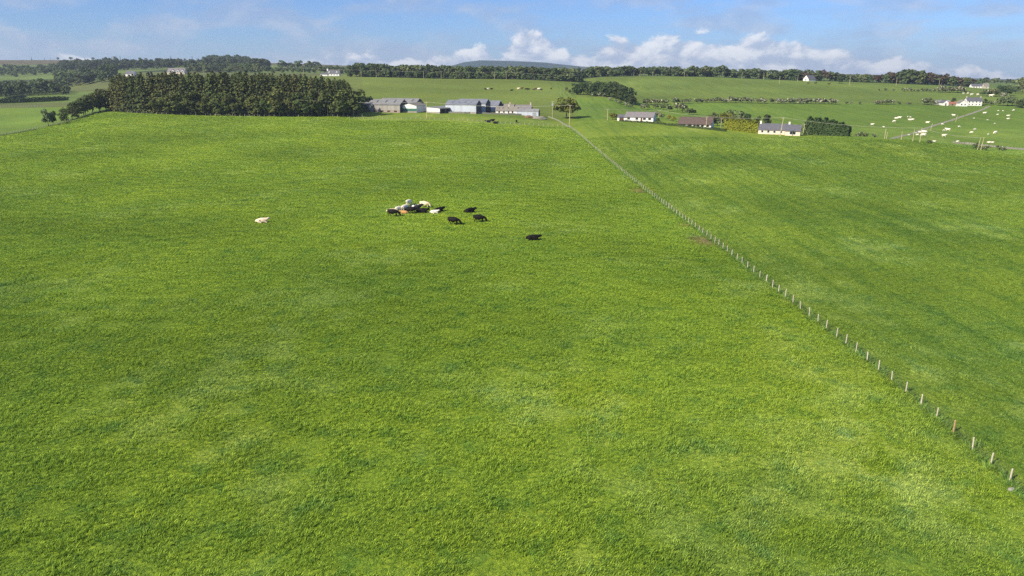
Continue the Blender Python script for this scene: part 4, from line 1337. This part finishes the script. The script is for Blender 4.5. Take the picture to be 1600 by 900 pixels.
# bungalows by the road
g1, gr1 = gabled('bungalow', 'white bungalow with a grey roof and shade-blue gable', 'house', 998, 412, -24, 16.5, 8.2, 2.4, 4.9, 'white', 'greyroof', end={'r': 'sheetpale'})  # bluish slab paints the shade on the white right gable
for x in (-6, -1.2, 3.2, 6.2): window(g1, 'f', 16.5, 8.2, x, 0.9, 1.6, 1.2, 'woodframe')
face_part(g1, 'door', M['woodframe'], 'f', 16.5, 8.2, 1.0, 2.0, 0.0, 2.1)
g2, gr2 = gabled('garage', 'small white garage with a dark roof beside the white bungalow', 'garage', 971, 416, -24, 5.0, 4.5, 2.1, 3.3, 'white', 'slate')
face_part(g2, 'garage_door', M['woodframe'], 'f', 5.0, 4.5, -1.3, 1.3, 0.0, 1.9)
g3, gr3 = gabled('bungalow', 'white bungalow with a deep brown tiled roof', 'house', 1085, 377, -24, 17.0, 9.0, 2.2, 5.2, 'white', 'brownroof', end={'r': 'sheetpale'}, over=0.55)  # right gable of the white walls tinted bluish as painted shade
for x in (-5.5, -2.4, 1.8, 4.0, 6.6): window(g3, 'f', 17, 9, x, 0.8, 1.5, 1.2, 'woodframe')
face_part(g3, 'door', M['woodframe'], 'f', 17, 9, -0.6, 0.4, 0.0, 2.0)
g4, gr4 = gabled('bungalow', 'long cream bungalow with a dark slate roof and white chimneys', 'house', 1209, 346, -26, 14.5, 6.6, 2.4, 4.9, 'cream', 'slate')
for x in (-5.4, -2.6, 0.2, 3.2): window(g4, 'f', 14.5, 6.6, x, 0.9, 1.1, 1.1)
face_part(g4, 'door', M['pink'], 'f', 14.5, 6.6, 4.6, 5.6, 0.0, 2.05)
chimney(gr4, -6.8, 0, 4.2, 6.1, 0.8, 'white', 1)
chimney(gr4, 6.3, 0, 4.2, 6.0, 0.8, 'white', 1)
g5, gr5 = gabled('bungalow_wing', 'cream wing with a broad window joined to the long bungalow', 'house', 1238, 336.5, -26, 6.6, 6.9, 2.45, 4.8, 'cream', 'slate')
window(g5, 'f', 6.6, 6.9, 0, 0.7, 2.8, 1.4)
# the white farmhouse up the lane
h1, hr1 = gabled('farmhouse', 'white two-storey farmhouse with a grey roof at the top of the lane', 'house', 1522, 600, -8, 11.5, 6.5, 4.0, 6.4, 'white', 'slate')
for x in (-4, -1.4, 1.4, 4):
    window(h1, 'f', 11.5, 6.5, x, 2.5, 1.0, 1.1); window(h1, 'f', 11.5, 6.5, x, 0.6, 1.0, 1.1)
chimney(hr1, -5.4, 0, 5.8, 7.4); chimney(hr1, 5.4, 0, 5.8, 7.4)
h2, hr2 = gabled('farmhouse_wing', 'pink washed gabled wing beside the white farmhouse', 'house', 1508, 597, 80, 8, 6.2, 2.6, 4.8, 'white', 'stoneroof')
window(h2, 'l', 8, 6.2, -1.3, 0.8, 1.2, 1.2); window(h2, 'l', 8, 6.2, 1.3, 0.8, 1.2, 1.2)
h3, hr3 = gabled('outbuilding', 'long low grey outbuilding left of the white farmhouse', 'shed', 1474, 605, -4, 11, 5, 2.1, 3.7, 'barnwall', 'sheet')
face_part(h3, 'door', M['woodframe'], 'f', 11, 5, -1, 0.4, 0.0, 1.9)
h4, hr4 = gabled('outbuilding', 'small white gabled outbuilding beyond the grey outbuilding', 'shed', 1478.5, 600, 84, 7, 4.2, 2.4, 4.2, 'white', 'slate')
face_part(h4, 'door', M['woodframe'], 'l', 7, 4.2, -.5, .5, 0.0, 1.9)
h5, hr5 = gabled('outbuilding', 'low shed with a rusty red roof in front of the farmhouse wing', 'shed', 1492, 600, -6, 9, 5, 1.4, 2.7, 'brick', 'redroof')
face_part(h5, 'door', M['woodframe'], 'f', 9, 5, -2.4, -1.4, 0.0, 1.35)
# far houses
k1, kr1 = gabled('house', 'far white gabled house with a slate roof in front of the wood', 'house', 1263, 940, -36, 13, 8.5, 2.7, 7.2, 'white', 'slate')
for x in (-4, -1, 2, 4.8): window(k1, 'f', 13, 8.5, x, 0.8, 1.3, 1.2)
window(k1, 'l', 13, 8.5, 0, 0.8, 2.4, 1.6); window(k1, 'l', 13, 8.5, 0, 3.6, 1.4, 1.4)
k1.rotation_euler[2] = R(28)
k2, kr2 = gabled('house', 'far white bungalow by the clump on the upper field', 'house', 1530, 890, -10, 17, 7, 2.6, 5.0, 'white', 'slate')
for x in (-6, -3, 0, 3, 6): window(k2, 'f', 17, 7, x, 0.8, 1.4, 1.2)
k3, kr3 = gabled('house', 'cream stone extension on the end of the far white bungalow', 'house', 1541, 884, -10, 5.5, 6, 3.2, 6.0, 'chimney', 'stoneroof')
window(k3, 'f', 5.5, 6, 0, 0.9, 1.2, 1.3)
q1, qr1 = gabled('house', 'white house with a dark roof and tall white chimney on the hill', 'house', 520.5, 905, -3, 15.5, 6.5, 3.0, 6.8, 'white', 'slate')
for x in (-5.5, -2, 1.5, 5): window(q1, 'f', 15.5, 6.5, x, 0.8, 1.2, 1.3)
for x in (-4.5, 4.8):
    d = MB().prism([(-.9, 2.2), (.9, 2.2), (.9, 4.6), (0, 5.7), (-.9, 4.6)], -W if False else -3.1, 0.2, 'y').build('dormer', M['white'], q1, (x, 0, 0))
    MB().box(-.5, .5, -3.16, -3.08, 3.2, 4.4).build('pane', M['glass'], d)
chimney(qr1, -7.4, 0, 3.0, 8.4, 1.6, 'white', 2)
q2, qr2 = gabled('house_annex', 'low white annex left of the white house on the hill', 'house', 506, 905, -3, 9, 5, 2.2, 3.6, 'white', 'slate')
q3, qr3 = gabled('house', 'large cream house with white dormers beyond the spruce belt', 'house', 275, 1080, -4, 26, 9, 3.4, 8.6, 'cream', 'greyroof')
for x in (-10, -6, -1, 3, 7, 11): window(q3, 'f', 26, 9, x, 0.8, 1.6, 1.3)
for x in (-4.5, 3, 10.0):
    d = MB().prism([(-1.9, 3.0), (1.9, 3.0), (1.9, 5.2), (0, 7.2), (-1.9, 5.2)], -4.2, 0.2, 'y').build('dormer', M['white'], q3, (x, 0, 0))
    MB().box(-.9, .9, -4.27, -4.18, 3.9, 5.2).build('pane', M['glass'], d)
    MB().prism([(-2.3, 4.75), (0, 7.2), (2.3, 4.75), (2.3, 4.95), (0, 7.45), (-2.3, 4.95)], -4.5, 0.3, 'y').build('dormer_roof', M['slate'], d)
q4, qr4 = gabled('house', 'grey roofed house half hidden left of the dormered house', 'house', 203, 1090, -8, 14, 8, 3.5, 7.5, 'white', 'slate')
window(q4, 'f', 14, 8, -2, 0.9, 1.4, 1.4); window(q4, 'f', 14, 8, 3, 0.9, 1.4, 1.4)
q5, qr5 = gabled('outbuilding', 'small white outbuilding between the grey roofed and dormered houses', 'shed', 233, 1075, -4, 6, 5, 3.4, 5.2, 'white', 'slate')
face_part(q5, 'door', M['woodframe'], 'f', 6, 5, -.6, .6, 0, 2.2)
q6, qr6 = gabled('house', 'tiny white cottage among the far left fields', 'house', 73, 1690, -4, 8, 6, 3.2, 5.4, 'white', 'slate')
window(q6, 'f', 8, 6, 0, 0.9, 1.3, 1.3)
for o in list(C.objects):
    for key in ('_d', '_roof'):
        if key in o: del o[key]

# ------------------------------------------------------------------ fences
def post_mesh(h, r):
    mb = MB()
    mb.tube([(0, 0, -0.35), (0, 0, h * .97), (0, 0, h)], [r, r * .97, r * .72], 7)
    return mb.mesh('post')


PM = post_mesh(1.18, 0.060); PM.materials.append(M['post'])
PMN = post_mesh(1.18, 0.068); PMN.materials.append(M['newpost'])
PMF = post_mesh(1.2, 0.085); PMF.materials.append(M['post'])


def fence(name, label, pts, mesh_=PM, strands=(0.3, 0.6, 0.9, 1.1), rad=0.006, fresh=(), net=0, strain=0):
    o = empty(name, pts[0])
    P0 = Vector(pts[0])
    for k, p in enumerate(pts):
        me = PMN if k in fresh else mesh_
        c = bpy.data.objects.new('post', me); C.objects.link(c); c.parent = o
        c.location = Vector(p) - P0
        c.rotation_euler = (rng.gauss(0, .035), rng.gauss(0, .04), rng.uniform(0, 6))
        s = rng.uniform(.92, 1.1); big = 1.45 if strain and k % strain == 0 else 1.0
        c.scale = (s * big, s * big, rng.uniform(.92, 1.08) * (1.08 if big > 1 else 1))
    for z in strands:
        MB().tube([Vector(p) - P0 + Vector((0.055, 0, z)) for p in pts], rad, 3, False).build('wire', M['wire'], o)
    if net:
        V, Fc = [], []
        for k in range(min(net, len(pts) - 1)):
            a_, b_ = Vector(pts[k]) - P0, Vector(pts[k + 1]) - P0
            d = (b_ - a_).normalized() * 0.004
            for i in range(14):
                q = a_.lerp(b_, (i + .5) / 14) + Vector((0.055, 0, 0))
                j = len(V)
                V += [q - d + Vector((0, 0, .05)), q + d + Vector((0, 0, .05)), q + d + Vector((0, 0, .92)), q - d + Vector((0, 0, .92))]
                Fc.append((j, j + 1, j + 2, j + 3))
        me = bpy.data.meshes.new('stock_netting'); me.from_pydata([tuple(v) for v in V], [], Fc)
        tag(link('stock_netting', me, M['wire'], o), kind='stuff')
    return tag(o, label, 'fence')


fy, y = [], 40.0
while y < 398:
    fy.append(y); y += rng.uniform(2.35, 2.85)
fence('post_and_wire_fence', 'long weathered post and wire fence dividing the two big fields', [(fence_x(v) , v, gz(fence_x(v), v)) for v in fy], strands=(0.12, 0.27, 0.45, 0.66, 0.9, 1.1), rad=0.004, fresh=(6,), net=60, strain=24)
A, B = place(-40, 322), place(168, 452)
n = 56
fence('side_fence', 'weathered post fence along the far left side of the big pasture', [(lambda q: (q.x, q.y, gz(q.x, q.y)))(A.lerp(B, k / n)) for k in range(n + 1)], mesh_=PMF, rad=0.012)
pts = []
for k in range(52):
    px = 176 + (566 - 176) * k / 51
    p = place(px, belt_y(px) - 4.5 + rng.uniform(-.3, .3)); pts.append(p)
fence('belt_fence', 'old post fence along the foot of the spruce belt', pts, mesh_=PMF, rad=0.012)
pts = [place(546 + (886 - 546) * k / 46, float(np.interp(546 + 340 * k / 46, [546, 700, 886], [404, 403, 399]))) for k in range(47)]
fence('paddock_fence', 'pale post fence between the big pasture and the farm paddock', pts, mesh_=PMF, rad=0.012)
pts = [place(-30 + 98 * k / 22, 549) for k in range(23)]
fence('cross_fence', 'post fence across the small field left of the side fence', pts, mesh_=PMF, rad=0.012)
# strainer fence posts standing white along the belt
tag(heap('field_stone', 'pale flat stone lying by the near end of the wire fence', 0, 40, 0.42, 0.26, 0.16, M['stone'], 3, 'stone'), None)
st = [o for o in C.objects if o.name == 'field_stone'][0]
q = hit(1581, 767); st.location = (q.x, q.y, q.z + .02)

# ------------------------------------------------------------------ poles and wires
POLE_TOP = {}


def pole(key, label, px, Y, h, r=0.17, arm=True, lean=0.0, group=None, xf=False):
    p = place(px, Y)
    o = empty('utility_pole', p, rng.uniform(-.2, .2))
    MB().tube([(0, 0, -.5), (lean * .5, 0, h * .5), (lean, 0, h)], [r, r * .85, r * .68], 8).build('shaft', M['pole'], o)
    if arm:
        MB().box(lean - .95, lean + .95, -.07, .07, h - .45, h - .3).build('crossarm', M['pole'], o)
        for x in (-.8, 0, .8):
            MB().tube([(lean + x, 0, h - .3), (lean + x, 0, h - .02)], [.06, .08], 6).build('insulator', M['metal'], o)
    if xf:
        MB().box(-.55, .55, -.75, -.1, h - 2.6, h - 1.2).build('transformer', M['metal'], o)
    tag(o, label, 'pole', group)
    POLE_TOP[key] = p + Vector((lean, 0, h - .05))
    return o


pole('farm', 'tall pale utility pole at the end of the dividing fence', 889.5, 398, 11.5, 0.2, lean=.25)
pole('barn', 'utility pole in the paddock in front of the open shed', 667, 409, 9.0, 0.2)
pole('xf', 'utility pole carrying a grey transformer beside the oak', 863, 447, 10.5, 0.16, xf=True)
pole('b1', 'utility pole beside the garage of the white bungalow', 949, 420, 6.5)
pole('b1b', 'thin utility pole behind the white bungalow gable', 1029, 424, 6.0, 0.12)
pole('b2', 'utility pole at the gable of the brown roofed bungalow', 1103, 371, 6.2)
pole('b2b', 'thin utility pole between the brown roofed bungalow and golden hedge', 1126, 374, 5.5, 0.12)
pole('b3', 'utility pole in front of the long cream bungalow', 1218.5, 331, 8.6, lean=.8)
pole('b4', 'utility pole against the dark conifer hedge', 1255, 337, 5.6)
stay = MB().tube([(0, 0, 0), (-2.2, .4, 3.9)], .05, 5)
so = stay.build('pole_stay', M['pole'], None, place(1263, 338)); tag(so, 'slanting stay post propping the pole by the conifer hedge', 'post')
for k, (px, Y, h) in enumerate([(1382, 318, 4.6), (1385, 317, 3.0), (1408, 312, 3.6), (1426, 308, 5.2), (1437, 306, 6.0)]):
    pole('r%d' % k, 'pale roadside pole standing at the foot of the gravel lane', px, Y, h, 0.12, arm=False, group='roadside poles at the lane foot')
for k, (px, Y, h) in enumerate([(1527, 298, 5.0), (1532, 297, 5.2)]):
    pole('s%d' % k, 'one of a pair of pale poles behind the tumbled roadside wall', px, Y, h, 0.12, arm=False, group='paired poles behind the roadside wall', lean=.5)
for k, (px, Y, h) in enumerate([(1454, 420, 4.0), (1493, 480, 4.5)]):
    pole('t%d' % k, 'slender pole standing beside the gravel lane', px, Y, h, 0.12, arm=False, group='slender poles beside the lane', lean=.5)
for k, px in enumerate([140, 197, 318, 418, 475, 564.5, 588, 662, 689.5, 772.5, 791]):
    Y = 1150 if px < 430 else (905 if px < 500 else 846)
    pole('h%d' % k, 'distant utility pole along the front of the hilltop wood', px, Y, 9.5 if px < 480 else 8.2, 0.17, arm=False, group='distant poles along the hilltop')
for k, (px, Y, h) in enumerate([(1000, 935, 7), (1020, 945, 7), (1069, 950, 8), (1159, 930, 8), (1193, 940, 8), (1217.5, 850, 8.8), (1246, 910, 8), (1327, 850, 9.5), (1400, 845, 9), (1467, 900, 9), (1577, 830, 8), (1590, 850, 8)]):
    pole('u%d' % k, 'distant utility pole crossing the far upper field', px, Y, h, 0.18, arm=(px in (1217.5, 1327)), group='distant poles across the upper field')


def wire(label, a, b, sag, r=0.035, name='overhead_wire', mat='cable'):
    a, b = Vector(a), Vector(b)
    pts = []
    for k in range(17):
        f = k / 16
        p = a.lerp(b, f); p.z -= sag * 4 * f * (1 - f)
        pts.append(p - a)
    o = MB().tube(pts, r, 4).build(name, M[mat], None, a)
    return tag(o, label, 'wire', 'overhead wires')


T = POLE_TOP
wire('pale overhead wire from the fence end pole to the paddock pole', T['farm'], T['barn'], 1.6, 0.07)
pL = place(470, 419); wire('pale overhead wire from the paddock pole towards the spruce belt', T['barn'], pL + Vector((0, -6, 9.5)), 1.0, 0.06)
wire('overhead wire from the fence end pole to the white bungalow pole', T['farm'], T['b1'], 0.8, 0.045)
wire('overhead wire passing over the white bungalow', T['b1'], T['b1b'], 0.4, 0.045)
wire('overhead wire passing over the brown roofed bungalow', T['b1b'], T['b2'], 0.6, 0.045)
wire('overhead wire over the golden hedge', T['b2'], T['b3'], 0.6, 0.045)
wire('overhead wire above the dark conifer hedge', T['b3'], T['r4'], 1.2, 0.04)
wire('overhead wire above the grazing white cattle', T['r4'], T['s1'], 1.0, 0.04)
ks = ['h0', 'h1', 'h2', 'h3', 'h4', 'h5', 'h6', 'h7', 'h8', 'h9', 'h10']
for a_, b_ in zip(ks[:-1], ks[1:]):
    wire('thin distant wire strung along the hilltop poles', T[a_], T[b_], 0.7, 0.05)
e0 = place(-40, 1150) + Vector((0, 0, 9.5)); wire('thin distant wire strung along the hilltop poles', e0, T['h0'], 1.0, 0.05)
e1 = place(905, 850) + Vector((0, 0, 8.5)); wire('thin distant wire strung along the hilltop poles', T['h10'], e1, 1.0, 0.05)

# ------------------------------------------------------------------ cattle
def skin_mesh(name, joints, bones, sub=1):
    """continuous body: a skeleton of joints with radii, grown by Skin and Subdivision, baked to a mesh"""
    me = bpy.data.meshes.new(name)
    me.from_pydata([j[0] for j in joints], bones, [])
    o = bpy.data.objects.new(name, me); C.objects.link(o)
    sk = o.modifiers.new('s', 'SKIN'); sk.use_smooth_shade = True
    if not me.skin_vertices: me.skin_vertices.new() if hasattr(me.skin_vertices, 'new') else None
    o.modifiers.new('d', 'SUBSURF').levels = sub
    o.modifiers['d'].render_levels = sub
    for k, j in enumerate(joints):
        d = me.skin_vertices[0].data[k]
        rr = j[1]
        d.radius = rr if isinstance(rr, tuple) else (rr, rr)
        d.use_root = (k == 0)
    dg = bpy.context.evaluated_depsgraph_get()
    out = bpy.data.meshes.new_from_object(o.evaluated_get(dg))
    out.name = name
    bpy.data.objects.remove(o)
    return out


def cow_skel(pose):
    if pose == 'lying':
        J = [((-.72, 0, .52), (.44, .44)), ((-.1, 0, .54), (.50, .48)), ((.45, 0, .56), (.42, .40)), ((.82, .02, .68), (.22, .2)), ((1.12, .06, .84), (.17, .17)), ((1.44, .10, .70), (.115, .115)),
             ((-1.08, .0, .48), .24), ((-1.22, .12, .18), .05), ((-1.0, .3, .06), .035),
             ((-.5, -.42, .26), .24), ((-.05, -.62, .13), .11), ((-.42, -.58, .07), .06),
             ((-.5, .32, .2), .17), ((-.2, .45, .1), .1),
             ((.5, -.34, .24), .17), ((.95, -.38, .11), .10), ((.6, -.42, .07), .055), ((.5, .25, .2), .13), ((.9, .26, .09), .07),
             ((1.06, -.2, .92), .05), ((1.1, .3, .93), .05)]
        B = [(0, 1), (1, 2), (2, 3), (3, 4), (4, 5), (0, 6), (6, 7), (7, 8), (0, 9), (9, 10), (10, 11), (0, 12), (12, 13), (2, 14), (14, 15), (15, 16), (2, 17), (17, 18), (4, 19), (4, 20)]
        return J, B
    if pose == 'grazing':
        nk = [((.88, 0, .95), (.27, .25)), ((1.22, .02, .50), (.17, .17)), ((1.36, .03, .14), (.115, .115))]
        ears = [((1.18, -.24, .60), .045), ((1.2, .27, .60), .045)]
    else:
        nk = [((.88, 0, 1.22), (.27, .25)), ((1.2, .03, 1.48), (.17, .17)), ((1.52, .05, 1.30), (.115, .115))]
        ears = [((1.12, -.24, 1.55), .045), ((1.14, .28, 1.55), .045)]
    J = [((-.72, 0, 1.04), (.39, .42)), ((-.08, 0, .98), (.46, .50)), ((.48, 0, 1.0), (.40, .45))] + nk
    J += [((-1.04, 0, 1.16), .20), ((-1.14, .02, .85), .035), ((-1.12, .02, .45), .045)]
    B = [(0, 1), (1, 2), (2, 3), (3, 4), (4, 5), (0, 6), (6, 7), (7, 8), (4, 9), (4, 10)]
    J += ears
    for s in (-1, 1):
        k = len(J); st = .1 * s
        J += [((-.72 + st, .2 * s, .80), .17), ((-.60 + st, .21 * s, .58), .10), ((-.82 + st, .2 * s, .36), .062), ((-.78 + st, .2 * s, .03), .06)]
        B += [(0, k), (k, k + 1), (k + 1, k + 2), (k + 2, k + 3)]
        k = len(J)
        J += [((.50 - st, .17 * s, .72), .14), ((.53 - st, .18 * s, .38), .075), ((.50 - st, .18 * s, .03), .06)]
        B += [(2, k), (k, k + 1), (k + 1, k + 2)]
    return J, B


COW = {}
for pose in ('grazing', 'standing', 'lying'):
    base = skin_mesh('cow_' + pose, *cow_skel(pose))
    for hd in ('black', 'white', 'cream', 'tan', 'brown', 'patched'):
        me = base.copy(); me.materials.clear(); me.materials.append(M['hide_' + hd])
        COW[pose, hd] = me


def cow(label, px, py, pose, hide, rz, s=1.0, group=None, name='cow', y0=32):
    p = hit(px, py, y0)
    o = bpy.data.objects.new(name, COW[pose, hide]); C.objects.link(o)
    o.location = p; s *= 1.08
    o.rotation_euler = (0, 0, R(rz)); o.scale = (s, s, s)
    return tag(o, label, 'calf' if name == 'calf' else 'cow', group)


cow('black cow grazing at the near left end of the huddled herd', 615, 338.5, 'grazing', 'black', -8, 1.12)
cow('cream calf lying behind the black cow at the end of the herd', 611, 331.5, 'lying', 'cream', 10, .8, name='calf')
cow('white cow seen from behind between black cows in the huddle', 623.5, 332.5, 'grazing', 'white', 62, 1.0)
cow('white cow standing broadside in the middle of the huddle', 633.5, 331.0, 'grazing', 'white', 66, 1.14)
cow('small tan calf lying in front of the white cow', 631.5, 334, 'lying', 'tan', 170, .75, name='calf')
cow('black cow standing in front of the huddled white cows', 641, 334, 'grazing', 'black', 165, 1.1)
cow('black cow with white patches in the huddle', 650, 331.5, 'standing', 'patched', 12, 1.12)
cow('black cow lying at the right of the huddle with its head low', 660, 333, 'lying', 'black', -12, 1.15)
cow('white cow seen from behind standing apart above the huddle', 639, 321.5, 'grazing', 'white', 68, 1.0)
cow('cream cow grazing alone just beyond the huddle', 664, 324.5, 'grazing', 'cream', -10, 1.02)
cow('black cow lying with raised head beside the white calf', 686, 331, 'lying', 'black', 32, 1.1)
cow('white calf lying at the feet of a black cow', 679, 333.5, 'lying', 'white', 5, .82, name='calf')
cow('black cow grazing with another grazing black cow on its right', 709.5, 351.5, 'grazing', 'black', -14, 1.12)
cow('black cow lying with head up beyond the grazing pair', 734.5, 332.5, 'lying', 'black', 25, 1.15)
cow('black cow grazing nearest the lone lying black cow', 749.5, 347.5, 'grazing', 'black', -8, 1.12)
cow('black cow lying flat alone closest to the dividing fence', 833, 375.5, 'lying', 'black', -5, 1.08)
cow('cream cow lying alone in the open grass far from the herd', 410, 348.5, 'lying', 'cream', 12, 1.08)
for px, py, rz in ((762.5, 191.5, 170), (769, 189.5, 20), (774.5, 193.5, -20)):
    cow('black cow lying in the small group behind the paddock fence', px, py, 'lying', 'black', rz, 1.25, 'black cows behind the paddock fence', y0=330)
cow('black cow standing alone behind the paddock fence', 807, 192, 'grazing', 'black', 100, 1.1, y0=330)
for px, py, hd, ps in ((758.7, 140, 'black', 'lying'), (761.5, 139.6, 'white', 'lying'), (768, 139.8, 'black', 'lying'), (799.5, 141.8, 'black', 'lying'), (810, 140.4, 'cream', 'standing'), (815.7, 139.8, 'brown', 'standing'), (822.5, 141, 'black', 'standing'), (825.5, 140.3, 'black', 'lying'), (834, 140.4, 'brown', 'lying'), (838, 140.4, 'brown', 'standing'), (841.7, 140.6, 'white', 'standing'), (845.5, 140.8, 'brown', 'lying')):
    cow('%s cow resting on the hillside above the farm' % hd, px, py, ps, hd, rng.uniform(-20, 20), 1.15, '%s cattle on the hillside' % hd, y0=470)
WL = [(270, 706, 1.1), (300, 699, 1.15), (248, 742, 1.), (390, 691, .7), (416, 693, .7), (410, 720, 1.), (436, 725, 1.), (594, 748, 1.), (865, 680, 1.), (750, 771, .75), (923, 796, .75), (138, 793, .6), (18, 777, .9), (474, 862, .6), (488, 879, .6),
      (400, 877, .6), (520, 860, 1.), (560, 857, 1.1), (548, 886, 1.05), (768, 835, 1.1), (803, 832, 1.1), (765, 895, 1.), (1188, 656, 1.), (1323, 664, .65), (1380, 627, .5), (1330, 627, .5), (1492, 624, .9), (1433, 678, .95), (1433, 711, .95), (1220, 719, .6),
      (1080, 706, .5), (1295, 758, .75), (1087, 823, 1.05), (1051, 857, .75), (1300, 862, 1.15), (1228, 877, .65), (898, 577, 1.)]
for k, (zx, zy, s) in enumerate(WL):
    px, py = 1360 + zx / 6.6667, 80 + zy / 6.6667
    calf = s < .8
    ps = 'lying' if rng.random() < .35 else ('grazing' if rng.random() < .6 else 'standing')
    cow('small white calf in the bright field by the gravel lane' if calf else 'white cow in the bright field by the gravel lane', px, py, ps, 'white', rng.choice((0, 180)) + rng.uniform(-35, 35), s * 0.95,
        'white calves by the gravel lane' if calf else 'white cattle by the gravel lane', 'calf' if calf else 'cow', y0=296)
for px, py in ((1459, 222), (1496, 222), (1545, 223.5), (1550, 223.5)):
    cow('white calf lying near the roadside behind the dark field', px, py, 'lying', 'white', rng.uniform(-20, 20), .7, 'white calves near the roadside', 'calf', y0=296)
for px, py, s in ((1548.5, 151.5, 1.6), (1518, 149.5, 1.3), (1528, 149.5, 1.3), (1512, 147, .9), (1505, 147, .8)):
    cow('white cow in the field above the white farmhouse', px, py, 'standing', 'white', rng.uniform(-20, 20), s, 'white cattle above the farmhouse', y0=610)
for px, py, s in ((1263, 131.2, 1.2), (1274, 131.5, 1.4), (1295, 132.6, 1.3), (1172, 122.6, 1.2), (1184, 122.8, 1.2)):
    cow('tiny brown cow in the far upper field', px, py, 'standing', 'brown', rng.uniform(-20, 20), s, 'brown cattle in the far upper field', y0=700)

# ------------------------------------------------------------------ haze
zmin = float(ZG.min())
hz = MB().box(-10600, 10600, -460, 7900, zmin - 2.5, max(float(ZG.max()) + 30, 120)).build('haze', None)
m = bpy.data.materials.new('thin_haze'); m.use_nodes = True
t = m.node_tree; t.nodes.clear()
pv = N(t, 'ShaderNodeVolumePrincipled')
pv.inputs['Color'].default_value = (0.72, 0.84, 1.0, 1)
pv.inputs['Density'].default_value = 9.0e-5
pv.inputs['Anisotropy'].default_value = 0.2
mo = N(t, 'ShaderNodeOutputMaterial'); t.links.new(pv.outputs[0], mo.inputs['Volume'])
hz.data.materials.append(m)
tag(hz, 'thin blue haze over the whole countryside', 'haze', kind='stuff')
